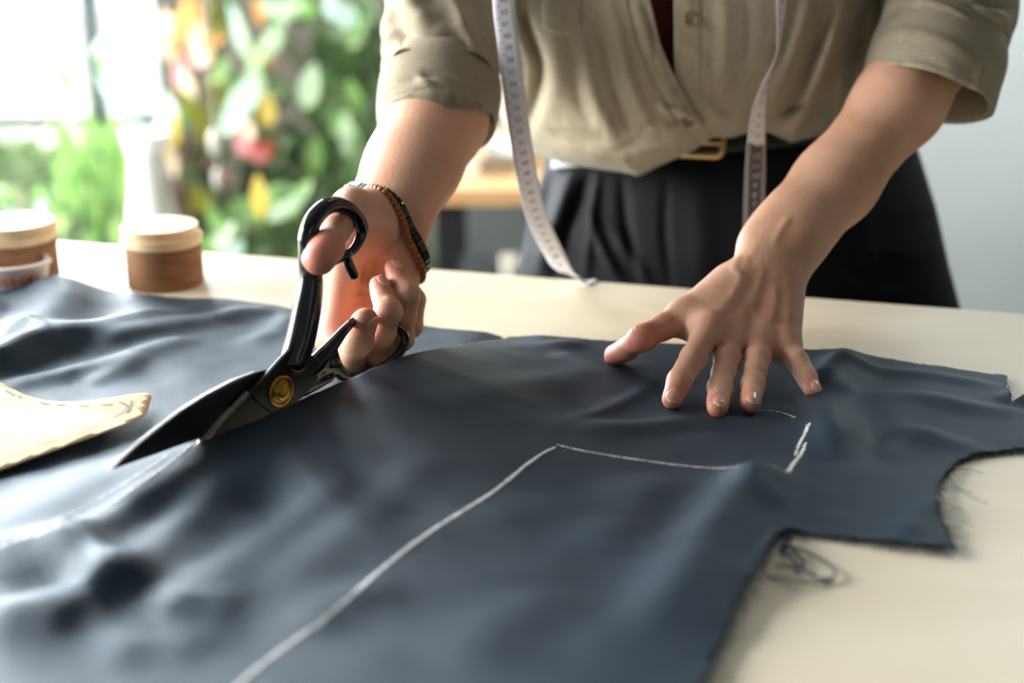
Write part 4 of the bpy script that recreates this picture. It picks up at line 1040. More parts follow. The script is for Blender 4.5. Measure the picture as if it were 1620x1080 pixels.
# belt with a pale gold frame buckle
ny, nx = 10, 120; v = []; uv = []
for j in range(ny):
    for i in range(nx):
        x = 875 + (1440 - 875) * i / (nx - 1); yc = 240 - (x - 1000) * .105; y = yc - 17 + 34 * j / (ny - 1)
        v.append(P(x, y, tr_d(x, y, .006 + .0016 * math.sin(math.pi * j / (ny - 1))))); uv.append((x / 1000, y / 1000))
belt = mesh('belt', v, grid_faces(ny, nx), M['leather'], trs, uv=uv); z = belt.modifiers.new('solidify', 'SOLIDIFY'); z.thickness = .0025
bk = []
cnr = [(1066, 208), (1146, 206), (1141, 248), (1062, 244)]
for i in range(4):
    a, b, c = np.array(cnr[i - 1]), np.array(cnr[i]), np.array(cnr[(i + 1) % 4]); da = (a - b) / np.linalg.norm(a - b); dc = (c - b) / np.linalg.norm(c - b)
    for k in np.linspace(0, 1, 6): q = (b + da * 11) * (1 - k) ** 2 + b * 2 * k * (1 - k) + (b + dc * 11) * k * k; bk.append(P(q[0], q[1], tr_d(q[0], q[1], .034)))
g = Geo(); g.tube(bk, .0030, 12, closed=True); bo = g.build('buckle', M['gold'], trs, True)
g = Geo(); g.tube([P(1064, 226, tr_d(1064, 226, .036)), P(1100, 226, tr_d(1100, 226, .040)), P(1143, 227, tr_d(1143, 227, .036))], .0018, 8); g.build('buckle_prong', M['gold'], bo, True)
# shoes
for sx in (-1, 1):
    a = np.array([.215 + sx * .115, 1.56, .035]); b = a + np.array([0, -.19, -.002])
    sv, sf = nets(lambda p: np.maximum(smin(cone(p, a, b, .042, .036), cone(p, a + [0, 0, .03], a + [0, -.04, .03], .038, .034), .02), .002 - p[:, 2]), a - [.06, .3, .06], a + [.06, .08, .12], .006)
    mesh('shoe', sv, sf, M['leather'], body)
# ================================================================== TAPE MEASURE
def glyph(ch):
    c = bpy.data.curves.new('t', 'FONT'); c.body = ch; c.size = 1.0; c.align_x = 'CENTER'; c.align_y = 'CENTER'; o = bpy.data.objects.new('t', c); COL.objects.link(o)
    dg = bpy.context.evaluated_depsgraph_get(); me = bpy.data.meshes.new_from_object(o.evaluated_get(dg)); r = ([tuple(v.co) for v in me.vertices], [tuple(p.vertices) for p in me.polygons])
    bpy.data.objects.remove(o); bpy.data.meshes.remove(me); return r
GL = {}
def ribbon(path, phi, w, n):
    pts = spline(path, n); ph = spline([[a] for a in phi], n)[:, 0]; seg = np.r_[0, np.cumsum(np.linalg.norm(np.diff(pts, axis=0), axis=1))]; fr = []
    for i in range(n):
        t = unit(pts[min(i + 1, n - 1)] - pts[max(i - 1, 0)]); W0 = RT * math.cos(ph[i]) + np.array([0, 1, 0]) * math.sin(ph[i]); a = unit(W0 - t * W0.dot(t)); fr.append((a, unit(np.cross(t, a))))
    def at(s, u, o=0.0):
        k = min(max(int(np.searchsorted(seg, s) - 1), 0), n - 2); f = (s - seg[k]) / (seg[k + 1] - seg[k]); a = fr[k][0] * (1 - f) + fr[k + 1][0] * f; b = fr[k][1] * (1 - f) + fr[k + 1][1] * f
        return pts[k] * (1 - f) + pts[k + 1] * f + a * u * w / 2 + b * o
    return at, seg
tape = empty('tape_measure', P(950, -300, 1.2), 'white tape measure hanging from the neck over the shirt', 'tape measure')
lp_ = [(1.2, .0)]
left = [P(845, -520, 1.13), P(812, -300, 1.125), P(800, -100, 1.155), P(797, 0, 1.175), P(803, 60, 1.187), P(814, 150, 1.197), P(824, 220, 1.210), P(836, 290, 1.235), P(850, 345, 1.262), P(874, 396, 1.292), P(893, 427, 1.305), Pz(908, 438, .0030) + np.array([0, -.004, .002]), Pz(924, 443.5, .0016), Pz(938, 447, .0012)]
lph = [.3, .1, 0, 0, 0, .1, .25, .3, .2, -.1, -.5, -.9, -1.1, -1.2]
right = [P(1225, -520, 1.12), P(1240, -300, 1.115), P(1243, -100, 1.150), P(1237, 0, 1.192), P(1233, 57, 1.207), P(1228, 88, 1.213), P(1210, 134, 1.222), P(1201, 172, 1.232), P(1197, 214, 1.245), P(1195, 268, 1.265), P(1193, 330, 1.290), P(1192, 400, 1.312), P(1192, 480, 1.322)]
rph = [0, .3, .8, .96, 1.2, 1.33, 1.05, .72, .5, .15, 0, 0, 0]
def tape_side(path, phi, dark_from, n0, s0):
    at, seg = ribbon(path, phi, .0185, 260); L = seg[-1]; g = Geo(); v = []; f = []; mi = []
    N = 400; us = [-1, -.34, .34, 1]
    for i in range(N):
        for u in np.linspace(-1, 1, 5): v.append(at(L * i / (N - 1), u, .0002 * (1 - u * u)))
    for i in range(N - 1):
        for j in range(4): a = i * 5 + j; f.append((a, a + 1, a + 6, a + 5)); mi.append(0)
    o = mesh('tape', v, f, M['tape'], tape); z = o.modifiers.new('solidify', 'SOLIDIFY'); z.thickness = .0004; z.offset = 0
    ink = Geo(); lt = Geo(); face = -1 if (at(L * .4, 0, .01) - CAM) @ FW > (at(L * .4, 0, 0) - CAM) @ FW else 1
    def stamp(g, s, txt, size, u0=0, rot=True):
        if txt not in GL: GL[txt] = glyph(txt)
        gv, gf = GL[txt]; g.add([at(min(max(s - x_ * size * 0 - y_ * size, 0), L), (u0 + face * 0 + x_ * size / .00925), face * .0007) if rot else None for x_, y_, z_ in gv], gf)
    def bar(g, s, u0, u1, th): g.add([at(min(max(s + a, 0), L), u, face * .0006) for a in (-th, th) for u in (u0, u1)], [(0, 1, 3, 2)])
    s = s0; k = n0
    while s < L - .02:
        if s > 0.02:
            dk = dark_from is not None and s > dark_from + .004
            tgt = lt if dk else ink
            stamp(tgt, s + .005, str(k), .0080 if dk else .0062); bar(ink if not dk else lt, s, -.95, -.35 if not dk else -.62, .00022)
            for q in range(1, 10):
                if s + q * .001 < L - .02: bar(ink, s + q * .001, -.95 if not dk else .66, (-.62 if q == 5 else -.76) if not dk else (.95 if q == 5 else .84), .00013)
        s += .01; k -= 1
    ink.build('printed_numbers', M['tape_ink'], o)
    if dark_from is not None:
        v = []; n = 160
        for i in range(n):
            for u in np.linspace(-.60, .60, 4):
                ss = dark_from + (u + .6) * .004 * 1.1 + (L - dark_from - .01) * i / (n - 1); v.append(at(min(ss, L), u, face * .0005))
        mesh('dark_scale', v, grid_faces(n, 4), M['tape_dark'], o); lt.build('light_numbers', M['tape_light'], o)
        v = []
        for i in range(n):
            for u in (-1, -.3, .3, 1): v.append(at(min(dark_from - .002 + (u + 1) * .003 + (L - dark_from - .01) * i / (n - 1), L), u, face * .00035))
        mesh('grey_margin', v, grid_faces(n, 4), mat('tape_grey', srgb(150, 147, 150), .5), o)
    return at, seg
tape_side(left, lph, None, 88, .006)
# where the printing turns dark on the second strand
_at, _sg = ribbon(right, rph, .0185, 260); _s = min(np.linspace(0, _sg[-1], 600), key=lambda s: abs(540 - ((_at(s, 0) - CAM) @ UP) / ((_at(s, 0) - CAM) @ FW) * FPX - 226))
tape_side(right, rph, float(_s), 52, .004)
ncv = []; a0, a1 = left[0], right[0]
for k in range(30):
    t = k / 29; ang = math.pi * t; c = (a0 + a1) / 2; ncv.append(c - (a1 - a0) / 2 * math.cos(ang) + np.array([0, .24, .10]) * math.sin(ang))
v = []
for i, q in enumerate(ncv):
    up = np.array([0, .3, .95]); v += [q - up * .009, q + up * .009]
z = mesh('neck_loop', v, grid_faces(30, 2), M['tape'], tape); z = z.modifiers.new('solidify', 'SOLIDIFY'); z.thickness = .0004
# ================================================================== THE ROOM
X0, X1, Y0, Y1, ZC = -2.5, 2.9, -2.2, 3.62, 2.8
plaster = mat('white_plaster', srgb(214, 222, 222), 0.85, noise=(3, srgb(208, 217, 217)), bump=(120, .1, .001))
greyw = mat('grey_plaster', srgb(112, 107, 98), 0.9, noise=(5, srgb(98, 94, 86)))
concrete = mat('concrete_floor', srgb(96, 94, 90), 0.6, noise=(6, srgb(84, 82, 78)), bump=(60, .2, .002))
framem = mat('window_frame_grey', srgb(78, 90, 92), 0.45)
def struct(name, g, m): o = g.build(name, m); o['kind'] = 'structure'; return o
struct('floor', Geo().box((X0, Y0, -.1), (X1, Y1, 0)), concrete)
dim = mat('low_bounce_grey', srgb(84, 84, 82), .9)  # unseen ceiling and right wall kept dark to cut bounced light
struct('ceiling', Geo().box((X0, Y0, ZC), (X1, Y1, ZC + .1)), dim)
WX0, WX1, WZ0, WZ1 = -2.3, -.875, .04, 2.5
struct('wall_back', Geo().box((X0 - .1, Y1, 0), (WX0, Y1 + .15, ZC)).box((WX1, Y1, 0), (X1 + .1, Y1 + .15, ZC)).box((WX0, Y1, WZ1), (WX1, Y1 + .15, ZC)).box((WX0, Y1, 0), (WX1, Y1 + .15, WZ0)), plaster)
struct('wall_right', Geo().box((X1, Y0, 0), (X1 + .1, Y1, ZC)), dim)
struct('wall_front', Geo().box((X0, Y0 - .1, 0), (X1, Y0, ZC)), mat('low_bounce_front', srgb(84, 84, 84), .8))  # unseen front wall, darkened so less light bounces onto the person
LY0, LY1, LZ0, LZ1 = -.2, 2.9, .85, 2.5
struct('wall_left', Geo().box((X0 - .1, Y0, 0), (X0, LY0, ZC)).box((X0 - .1, LY1, 0), (X0, Y1, ZC)).box((X0 - .1, LY0, LZ1), (X0, LY1, ZC)).box((X0 - .1, LY0, 0), (X0, LY1, LZ0)), plaster)
struct('wall_niche', Geo().box((-.865, Y1 - .05, 0), (-.262, Y1 - .001, ZC)), greyw)
def frame(name, boxes, panes):
    g = Geo()
    for b in boxes: g.box(*b)
    o = g.build(name, framem, None, bevel=.003); o['kind'] = 'structure'
    gl = bpy.data.materials.get('window_glass')
    if gl is None:
        t = NT('window_glass'); tr = t.add('ShaderNodeBsdfTransparent'); gs = t.add('ShaderNodeBsdfGlossy'); gs.inputs['Roughness'].default_value = .02; mx = t.add('ShaderNodeMixShader'); mx.inputs[0].default_value = .06
        t.l.new(tr.outputs[0], mx.inputs[1]); t.l.new(gs.outputs[0], mx.inputs[2]); t.l.new(mx.outputs[0], t.n['Material Output'].inputs['Surface']); gl = t.m
    for a, b in panes: q = Geo().box(a, b).build('glass', gl, o)
zt = .625; xm = -1.072; fy0, fy1 = Y1 + .03, Y1 + .09
frame('window_1', [((WX0, fy0, WZ0), (WX1, fy1, WZ0 + .05)), ((WX0, fy0, WZ1 - .05), (WX1, fy1, WZ1)), ((WX0, fy0, WZ0), (WX0 + .05, fy1, WZ1)), ((WX1 - .03, fy0, WZ0), (WX1, fy1, WZ1)), ((xm - .016, fy0, WZ0), (xm + .022, fy1, WZ1)), ((WX0, fy0, zt - .019), (WX1, fy1, zt + .017))],
      [((WX0 + .05, Y1 + .055, WZ0 + .05), (xm - .016, Y1 + .061, zt - .011)), ((WX0 + .05, Y1 + .055, zt + .011), (xm - .016, Y1 + .061, WZ1 - .05)), ((xm + .022, Y1 + .055, WZ0 + .05), (WX1 - .03, Y1 + .061, zt - .011)), ((xm + .022, Y1 + .055, zt + .011), (WX1 - .03, Y1 + .061, WZ1 - .05))])
ym = (LY0 + LY1) / 2; fx = X0 - .07
frame('window_2', [((fx, LY0, LZ0), (fx + .05, LY1, LZ0 + .05)), ((fx, LY0, LZ1 - .05), (fx + .05, LY1, LZ1)), ((fx, LY0, LZ0), (fx + .05, LY0 + .05, LZ1)), ((fx, LY1 - .05, LZ0), (fx + .05, LY1, LZ1)), ((fx, ym - .02, LZ0), (fx + .05, ym + .02, LZ1))],
      [((fx + .02, LY0 + .05, LZ0 + .05), (fx + .026, ym - .02, LZ1 - .05)), ((fx + .02, ym + .02, LZ0 + .05), (fx + .026, LY1 - .05, LZ1 - .05))])
g = Geo(); g.box((X0 - 3, Y1 + .15, -.15), (X1, Y1 + 9, -.05)); struct('terrace', g, mat('pale_paving', srgb(225, 222, 214), .8, noise=(8, srgb(214, 211, 203))))
# ================================================================== PLANTS
LEAFC = {'lime': (176, 206, 130), 'fresh': (134, 176, 98), 'mid': (100, 130, 84), 'deep': (62, 88, 52), 'dark': (44, 56, 42), 'pale': (190, 216, 176), 'mint': (196, 226, 206), 'yellow': (226, 196, 96), 'orange': (226, 158, 88), 'rust': (170, 92, 50), 'pink': (226, 150, 150), 'rose': (190, 84, 92), 'cream': (240, 214, 186), 'olive': (118, 116, 40), 'bloom': (232, 196, 190)}  # some greens greyed to put the hazy background into the colour
LM = {}
def leafmat(k):
    if k not in LM:
        c = LEAFC[k]; c1 = srgb(*c); c2 = srgb(*[int(v * .86) for v in c])
        t = NT('leaf_' + k); t.set(Roughness=.42, Base_Color=c1); tc = t.add('ShaderNodeTexCoord'); n = t.add('ShaderNodeTexNoise', Scale=18.0, Detail=3.0); t.link(tc, 'Object', n, 'Vector')
        r = t.ramp([(.35, c1), (.65, c2)]); t.link(n, 'Fac', r, 'Fac'); t.link(r, 'Color', t.b, 'Base Color')
        tl = t.add('ShaderNodeBsdfTranslucent'); t.link(r, 'Color', tl, 'Color'); mx = t.add('ShaderNodeMixShader'); mx.inputs[0].default_value = .42
        t.l.new(t.b.outputs[0], mx.inputs[1]); t.l.new(tl.outputs[0], mx.inputs[2]); t.l.new(mx.outputs[0], t.n['Material Output'].inputs['Surface']); LM[k] = t.m
    return LM[k]
def leaf(g, base, dr, ln, wd, mi, droop=.35, face=None):
    base = np.array(base, float); dr = unit(dr); face = unit(face if face is not None else np.array([random.uniform(-.5, .5), -1, random.uniform(0, .6)]))
    s_ = unit(np.cross(dr, face)); nrm = np.cross(s_, dr); v = []; n = 8
    for i in range(n):
        t = i / (n - 1); c = base + dr * ln * t + nrm * 0 - np.array([0, 0, 1]) * droop * ln * t * t * .5; w = wd / 2 * (math.sin(math.pi * min(t ** .75, 1)) ** .8 + .02)
        for a in (-1, -.5, 0, .5, 1): v.append(c + s_ * w * a + nrm * w * .28 * abs(a))
    g.add(v, grid_faces(n, 5), mi)
pot_m = {'white': mat('white_ceramic', srgb(236, 236, 232), .3), 'terra': mat('terracotta', srgb(160, 92, 62), .8, noise=(30, srgb(140, 78, 52))), 'dark': mat('dark_pot', srgb(46, 48, 48), .5), 'tan': mat('tan_pot', srgb(190, 156, 112), .7)}
soil = mat('soil', srgb(52, 38, 28), .95, bump=(90, .8, .01)); stem_m = mat('green_stem', srgb(92, 112, 56), .6); bark = mat('brown_stem', srgb(104, 82, 56), .8)
def px2(x, y, d): return P(x, y, d)
def plant(label, cat_name, base_xy, leaves, pot='dark', pr=.12, phh=.22, z0=0.0, rnd=None, stems=8, stm=None):
    """leaves: (x, y, depth, length px, width px, direction deg, colour); the leaf's middle is seen at (x, y)"""
    bx, by = base_xy; root = empty(cat_name, (bx, by, z0), label, 'plant', 'potted plants by the window and grey wall'); tip = []
    cols = []; g = Geo()
    L = list(leaves)
    if rnd:
        for (x0, y0, x1, y1, d0, d1, n, ln, wd, cs, a0, a1) in rnd:
            for _ in range(int(n * .7)): L.append((random.uniform(x0, x1), random.uniform(y0, y1), random.uniform(d0, d1), ln * random.uniform(.8, 1.5), wd * random.uniform(.8, 1.5), random.uniform(a0, a1), random.choice(cs)))
    for (x, y, d, ln, wd, an, c) in L:
        if c not in cols: cols.append(c)
        d = min(d, (Y1 - .10 - CAM[1]) / ray(x, y)[1])
        m = P(x, y, d); a = math.radians(an); dr = RT * math.cos(a) + np.array([0, 0, 1]) * math.sin(a) + np.array([0, 1, 0]) * random.uniform(-.25, .05); Lm = ln / FPX * d; b = m - unit(dr) * Lm / 2
        b[1] = min(b[1], Y1 - .08); leaf(g, b, dr, Lm, wd / FPX * d, cols.index(c), random.uniform(.0, .35)); tip.append(b)
    fo = g.build('foliage', [leafmat(c) for c in cols], root, True)
    fo['kind'] = 'stuff'
    g = Geo(); top = np.array([bx, by, z0 + phh])
    idx = range(len(tip)) if len(tip) <= 40 else random.sample(range(len(tip)), 40)
    for i in idx:
        t = tip[i]; s0 = top + np.array([random.uniform(-.4, .4) * pr, random.uniform(-.4, .4) * pr, -.03]); mid = s0 * .45 + t * .55 + np.array([0, .0, .12 * np.linalg.norm(t - s0)]); mid[1] = min(mid[1], Y1 - .08)
        g.tube(spline([s0, mid, t], 9), .0028, 5)
    g.build('stem', stm or stem_m, root, True)
    g = Geo(); g.lathe([(pr * .68, 0), (pr * .72, .005), (pr * .98, phh * .88), (pr * 1.04, phh * .88), (pr * 1.04, phh), (pr * .92, phh), (pr * .90, phh * .86), (0, phh * .86)], (bx, by, z0), 40, cap=True)
    p_ = g.build('pot', pot_m[pot], root, True)
    return root
plant('tall bright green plant with upright blades in front of the window glass', 'potted_plant', (-1.04, 3.12), [(150, 250, 3.0, 190, 26, 95, 'fresh'), (176, 265, 3.0, 200, 24, 84, 'fresh'), (120, 280, 3.05, 180, 24, 99, 'lime'), (200, 290, 3.0, 150, 22, 74, 'lime'), (100, 120, 3.0, 62, 22, 112, 'fresh'),
      (150, 330, 2.95, 120, 30, 80, 'fresh'), (176, 60, 3.05, 90, 22, 40, 'pale'), (165, 96, 3.0, 40, 18, 55, 'fresh'), (190, 165, 2.95, 150, 22, 118, 'mint'), (214, 210, 2.95, 150, 18, 100, 'pale')], 'white', .13, .22, rnd=[(88, 205, 205, 372, 2.95, 3.25, 46, 95, 17, ['fresh', 'lime', 'fresh', 'mid'], 70, 112), (60, 350, 200, 390, 2.9, 3.2, 16, 44, 18, ['fresh', 'lime', 'mid'], 10, 170)])
plant('leggy plant with sparse pale leaves at the far left window pane', 'potted_plant', (-1.36, 3.12), [(18, 130, 3.0, 80, 14, 140, 'yellow'), (50, 158, 3.0, 70, 12, 130, 'bloom'), (110, 180, 2.95, 60, 16, 80, 'pale')], 'terra', .11, .2, rnd=[(0, 300, 85, 385, 2.9, 3.2, 26, 30, 14, ['pale', 'fresh', 'bloom', 'mint', 'cream'], 20, 160), (0, 150, 60, 190, 2.9, 3.2, 6, 40, 12, ['mint', 'bloom'], 0, 180)])
plant('leafy plant with orange, yellow and pink leaves beside the window edge', 'potted_plant', (-.79, 3.24), [(288, 28, 3.1, 80, 20, 60, 'orange'), (300, 12, 3.05, 60, 18, 45, 'yellow'), (276, 70, 3.1, 66, 16, 84, 'orange'), (312, 55, 3.0, 60, 26, 70, 'cream'), (318, 88, 3.0, 44, 30, 30, 'bloom'), (284, 108, 3.05, 90, 22, 88, 'pink'), (296, 130, 3.0, 70, 20, 96, 'cream'), (336, 66, 3.1, 50, 22, 20, 'orange'),
      (340, 28, 3.2, 90, 34, 90, 'olive'), (360, 14, 3.2, 70, 34, 120, 'deep'), (330, 40, 3.2, 90, 30, 60, 'olive'), (310, 180, 3.0, 110, 28, 120, 'olive'), (350, 110, 3.0, 60, 20, 60, 'fresh'), (346, 134, 3.0, 40, 30, 20, 'lime'), (268, 170, 3.0, 60, 20, 100, 'mint'), (255, 215, 2.95, 110, 26, 86, 'cream'), (240, 250, 2.9, 120, 22, 84, 'lime'), (268, 240, 2.95, 90, 20, 95, 'cream')], 'terra', .12, .24,
      rnd=[(262, 0, 350, 90, 3.0, 3.25, 16, 42, 18, ['orange', 'olive', 'yellow', 'deep', 'cream'], 20, 150), (265, 150, 330, 210, 3.0, 3.3, 10, 44, 22, ['deep', 'mid', 'olive'], 0, 180), (225, 190, 285, 250, 2.9, 3.1, 9, 46, 18, ['lime', 'pale', 'yellow'], 60, 120)], stm=bark)
plant('bushy plant with broad pale green leaves and pink flowers against the grey wall', 'potted_plant', (-.50, 3.32), [(385, 160, 2.9, 96, 46, 62, 'mint'), (402, 130, 2.95, 80, 36, 84, 'pale'), (372, 185, 2.9, 70, 34, 50, 'mint'), (424, 168, 2.9, 66, 28, 86, 'yellow'), (395, 210, 2.85, 50, 28, 80, 'cream'), (384, 228, 2.8, 40, 26, 120, 'pink'), (412, 245, 2.8, 30, 28, 30, 'rose'), (424, 236, 2.85, 44, 24, 70, 'rust'), (400, 232, 2.85, 30, 20, 100, 'rose'),
      (440, 140, 3.0, 60, 30, 40, 'mid'), (350, 140, 3.0, 60, 30, 160, 'olive'), (324, 200, 2.95, 80, 30, 110, 'olive')], 'dark', .13, .24,
      rnd=[(340, 100, 450, 200, 3.0, 3.3, 22, 50, 24, ['mid', 'deep', 'olive', 'fresh'], 20, 160), (290, 230, 440, 300, 3.0, 3.35, 26, 46, 26, ['deep', 'dark', 'rust', 'deep', 'dark'], 0, 180), (286, 300, 320, 350, 2.9, 3.1, 5, 40, 18, ['rose', 'olive'], 60, 120)])
plant('trailing plant with long light green leaves across the grey wall', 'potted_plant', (-.22, 3.38), [(430, 62, 2.95, 90, 30, 58, 'pale'), (408, 92, 2.95, 50, 24, 60, 'lime'), (457, 12, 2.9, 60, 34, 30, 'pale'), (478, 10, 2.95, 50, 28, 150, 'fresh'), (490, 132, 2.85, 92, 34, 76, 'pale'), (545, 18, 2.9, 64, 34, 120, 'mint'), (524, 6, 2.95, 56, 26, 100, 'mint'), (566, 50, 2.95, 60, 30, 60, 'fresh'), (575, 14, 3.0, 60, 30, 80, 'mid'),
      (386, 60, 3.0, 120, 14, 100, 'pale'), (372, 40, 3.05, 100, 12, 98, 'mint'), (410, 18, 3.0, 50, 18, 100, 'orange'), (428, 84, 3.05, 50, 24, 84, 'rust'), (440, 30, 3.05, 50, 30, 60, 'mid')], 'tan', .11, .2, rnd=[(510, 30, 600, 130, 3.05, 3.3, 24, 56, 34, ['deep', 'mid', 'deep', 'dark'], 20, 170), (400, 0, 600, 24, 3.0, 3.2, 14, 42, 22, ['mid', 'fresh', 'deep', 'pale'], 20, 160)])
plant('dense green bush between the grey wall and the person', 'potted_plant', (-.16, 3.04), [(540, 190, 2.9, 56, 26, 60, 'fresh'), (552, 214, 2.85, 90, 30, 100, 'pale'), (566, 240, 2.85, 80, 26, 92, 'mid'), (500, 240, 2.9, 70, 24, 88, 'fresh'), (520, 180, 2.95, 50, 26, 130, 'mid')], 'dark', .13, .24,
      rnd=[(496, 140, 606, 330, 2.95, 3.3, 64, 54, 26, ['mid', 'deep', 'deep', 'fresh', 'mid'], 50, 140), (440, 200, 520, 300, 3.05, 3.35, 24, 48, 24, ['deep', 'dark', 'mid'], 40, 140)])
plant('low dark leaved plant with one yellow leaf above the table edge', 'potted_plant', (-.38, 2.76), [(410, 305, 2.5, 84, 26, 92, 'yellow'), (455, 322, 2.5, 92, 26, 40, 'pale'), (482, 300, 2.5, 50, 26, 60, 'fresh'), (355, 370, 2.5, 70, 32, 60, 'pale'), (340, 345, 2.5, 60, 26, 110, 'fresh'), (380, 350, 2.55, 60, 28, 70, 'mid'), (430, 350, 2.6, 60, 30, 120, 'deep'), (330, 320, 2.6, 50, 26, 80, 'olive'), (372, 392, 2.45, 40, 26, 40, 'mint')], 'dark', .12, .2,
      rnd=[(322, 300, 500, 410, 2.6, 2.9, 44, 52, 26, ['deep', 'dark', 'mid', 'deep', 'fresh'], 10, 160)])
# garden beyond the glass
gg = Geo(); cols = ['fresh', 'lime', 'mid']
for _ in range(260):
    x = random.uniform(-2.3, -1.3); z = random.uniform(-.04, .16); leaf(gg, (x, 5.4 + random.uniform(-.25, .25), z), (random.uniform(-1, 1), random.uniform(-.5, .2), random.uniform(.2, 1)), .13, .06, random.randrange(3))
hd_ = gg.build('garden_shrub', [leafmat(c) for c in cols], None, True); tag(hd_, 'sunlit green shrubbery outside behind the window', 'shrub', None, 'stuff')
# white things among the plants
def lathe_thing(name, label, cat, x, y, z0, prof, m, part='body', group=None):
    g = Geo(); g.lathe(prof, (x, y, z0), 48); o = g.build(name, m, None, True); tag(o, label, cat, group); return o
# plant stand and a tall white column that imitates glare
vx, vy = P(238, 300, 2.75)[0], P(238, 300, 2.75)[1]
st = empty('plant_stand', (vx, vy, 0), 'white stool holding the white column of glare by the window', 'stool')
Geo().lathe([(.13, .28), (.135, .285), (.135, .30), (.13, .305)], (vx, vy, 0), 40).build('seat', pot_m['white'], st, True)
for k in range(4): a = math.pi / 4 + k * math.pi / 2; g = Geo(); g.tube([(vx + .12 * math.cos(a), vy + .12 * math.sin(a), 0), (vx + .09 * math.cos(a), vy + .09 * math.sin(a), .285)], .012, 10); g.build('leg', pot_m['white'], st, True)
lathe_thing('glare_column', 'tall white column imitating glare behind the box with a pale lid', 'glare_column', vx, vy, .305, [(.055, 0), (.072, .02), (.082, .12), (.074, .20), (.050, .28), (.036, .36), (.032, .42), (.044, .47), (.038, .47), (.028, .42), (0, .41)], pot_m['white'])
for i, (x, y, d, r, lb) in enumerate(((342, 226, 2.7, .0135, 'upper small white ornament dangling among the dark leaves'), (346, 284, 2.65, .0105, 'lower small white ornament dangling among the dark leaves'))):
    c = P(x, y, d); o = empty('hanging_ornament', c, lb, 'ornament', 'white ornaments among the plants')
    Geo().lathe([(0, -r * 2), (r * .7, -r * 1.7), (r, -r * .6), (r, r * .8), (r * .6, r * 1.8), (0, r * 2)], c, 24, cap=False).build('drop', mat('grey_ceramic', srgb(176, 172, 164), .4), o, True)
    g = Geo(); g.tube([c + [0, 0, r * 1.9], [c[0], c[1], ZC]], .0008, 5); g.build('string', pot_m['white'], o)
# glass jar with greenery left of it
t = NT('clear_glass'); t.set(Roughness=.03, Base_Color=(.92, .97, .95, 1)); t.b.inputs['Transmission Weight'].default_value = 1.0
# ================================================================== THINGS ON THE TABLE'S FAR LEFT
kraft = mat('brown_cardboard', srgb(140, 100, 66), .75, noise=(40, srgb(122, 84, 54), (1, 1, 6))); lidm = mat('pale_wood_lid', srgb(226, 206, 170), .6, noise=(20, srgb(214, 190, 150)))
def round_box(x, yb, w, h_px, label, top_dx):
    c = Pz(x, yb - 9, 0); d = (c - CAM) @ FW; r = w / 2 / FPX * d; h = h_px / FPX * d / .94
    o = empty('round_box', c, label, 'box', 'round cardboard boxes at the far left of the table'); cx, cy, _ = c
    Geo().lathe([(r * .985, 0), (r, .001), (r, h * .73), (r * .97, h * .74)], (cx, cy, TZ), 64).build('box_body', kraft, o, False)
    Geo().lathe([(r * 1.01, h * .70), (r * 1.035, h * .71), (r * 1.035, h * .84), (r * 1.025, h * .85), (0, h * .85)], (cx, cy, TZ), 64).build('rim', lidm, o, False)
    Geo().lathe([(r * 1.0, h * .85), (r * 1.01, h * .855), (r * 1.01, h * .99), (r * 1.0, h), (0, h)], (cx + top_dx, cy + .003, TZ), 64).build('lid', lidm, o, False)
round_box(263, 456, 118, 88, 'brown round cardboard box with a pale lid, on the cream table behind the cloth', -.003)
round_box(30, 446, 126, 84, 'brown round cardboard box with pale lid cut by the left picture border', .0)
tb = Pz(22, 456, 0); wdt = .050; tin = empty('printed_tin', tb, 'small white tin with orange and red print in front of the brown box', 'tin')
g = Geo(); pr_ = [(.024, 0), (.027, .002), (.029, .018), (.0315, .0215), (.031, .024), (.027, .024), (.026, .010), (0, .008)]
g.lathe(pr_, (tb[0], tb[1], TZ + .0), 56); g.v = [(tb[0] + (q[0] - tb[0]) * 1.15, q[1], q[2] + .003) for q in g.v]; tinb = g.build('tin_body', mat('white_tin', srgb(232, 224, 222), .4), tin, True)
pm_ = [mat('red_print', srgb(208, 84, 62), .5), mat('orange_print', srgb(230, 146, 92), .5)]
for a0, k in ((-112, 0), (-100, 0), (-86, 1), (-72, 1), (-58, 1), (-128, 0), (-44, 0)):
    v = []
    for j in range(9):
        for i in range(5):
            a = math.radians(a0 + (i - 2) * 2.0 + 2.4 * math.sin(j * .9)); rr = .0273 + .0017 * (j / 8) + .0003; w_ = 1.15; v.append((tb[0] + rr * w_ * math.cos(a), tb[1] + rr * math.sin(a), TZ + .003 + .006 + .009 * j / 8))
    mesh('print_mark', v, grid_faces(9, 5), pm_[k], tinb)
# ================================================================== SIDE TABLE BEHIND THE PERSON
oak = mat('light_oak', srgb(232, 190, 138), .5, noise=(9, srgb(218, 172, 118), (1, 8, 8)))
a = P(660, 326, 2.36); zt_ = a[2]; ty = a[1]
side = empty('side_table', (.25, ty + .25, 0), 'long oak topped table with dark base behind the person', 'table')
Geo().box((a[0], ty, zt_), (.50, ty + .55, zt_ + .028)).build('tabletop', oak, side, bevel=.002)
dk = mat('charcoal_steel', srgb(30, 34, 36), .5); dp = mat('grey_panel', srgb(104, 112, 112), .6)
for x, y in ((a[0] + .03, ty + .02), (a[0] + .03, ty + .50), (.44, ty + .02), (.44, ty + .50)): Geo().box((x, y, 0), (x + .035, y + .035, zt_)).build('leg', dk, side)
for z in (zt_ - .235, .12): Geo().box((a[0] + .05, ty + .02, z), (.48, ty + .52, z + .02)).build('shelf', dk, side)
Geo().box((a[0] + .07, ty + .35, zt_ - .20), (.47, ty + .37, zt_ - .01)).build('back_panel', dp, side)
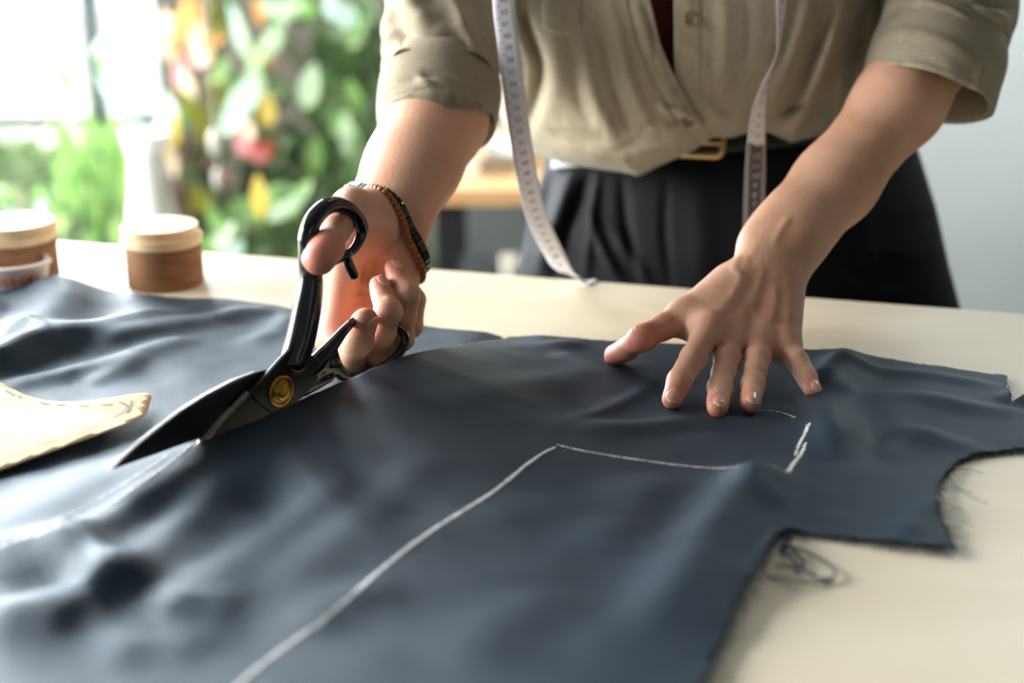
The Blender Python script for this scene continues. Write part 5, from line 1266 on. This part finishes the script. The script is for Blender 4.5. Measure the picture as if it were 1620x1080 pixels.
def crate(label, x0, x1, yb, ht, dd, m, z=None):
    z = zt_ + .028 if z is None else z; g = Geo(); yy = ty + dd; d = yy * .9455; g.box((x0, yy, z), (x1, yy + .16, z + ht)); o = g.build('storage_box', m, None, bevel=.003); tag(o, label, 'box', None); return o
crate('white box on the oak side table, beside the rolled sleeve', P(724, 300, 2.45)[0], P(760, 300, 2.45)[0], 0, .050, .10, pot_m['white'])
crate('flat pale paper stack on the oak side table', P(768, 300, 2.5)[0], P(840, 300, 2.5)[0], 0, .028, .16, mat('paper_stack', srgb(238, 240, 236), .8))
crate('low dark box on the lower shelf of the side table', P(735, 380, 2.5)[0], P(775, 380, 2.5)[0], 0, .07, .06, mat('smoke_box', srgb(52, 58, 60), .4), zt_ - .213)
crate('cream bag on the shelf of the side table beside the trousers', P(792, 380, 2.5)[0], P(822, 380, 2.5)[0], 0, .075, .05, mat('cream_box', srgb(190, 186, 172), .7), zt_ - .213)
# ================================================================== LIGHT
w = bpy.data.worlds.new('daylight'); SC.world = w; w.use_nodes = True
bg = w.node_tree.nodes['Background']; bg.inputs[0].default_value = (.95, .98, 1.0, 1); bg.inputs[1].default_value = 3.6
def area(name, loc, to, sx, sy, e, col):
    l = bpy.data.lights.new(name, 'AREA'); l.shape = 'RECTANGLE'; l.size = sx; l.size_y = sy; l.energy = e; l.color = col
    o = bpy.data.objects.new(name, l); COL.objects.link(o); o.location = loc; o.rotation_euler = (Vector(to) - Vector(loc)).to_track_quat('-Z', 'Y').to_euler(); return o
area('daylight_left_window', (X0 + .02, 2.05, 1.62), (0.0, 1.05, .95), 1.4, 1.2, KEY, (1.0, .98, .945))
area('daylight_left_window_near', (X0 + .02, 1.05, 1.50), (0.1, 1.2, 1.0), 1.2, 1.2, NEAR, (1.0, .985, .96))
area('daylight_back_window', (-1.62, Y1 - .02, 1.35), (-.2, 1.0, .9), 1.3, 2.0, BACK, (.86, .94, 1.0))
area('front_fill', (1.2, Y0 + .05, 1.9), (0.3, 1.2, 1.0), 2.2, 1.4, FILL, (.86, .93, 1.0))  # added soft fill from behind the camera; no window is built there
cl = empty('added_wall_light', (1.55, 2.75, ZC), 'unseen flat white lamp added to brighten the back wall', 'lamp')
Geo().box((1.05, 2.6, ZC - .06), (2.05, 2.9, ZC)).build('added_housing', pot_m['white'], cl)  # out-of-frame casing made for the added wall light
area('back_wall_fill', (1.55, 2.75, ZC - .07), (1.5, 3.3, 0.4), .9, .25, 72, (.92, .98, 1.0))  # extra light aimed at the back wall to brighten it
vs_ = SC.view_settings; vs_.view_transform = 'Standard'; vs_.look = 'None'; vs_.gamma = 1; vs_.use_curve_mapping = False; vs_.exposure = -0.15
SC.cycles.use_denoising = True
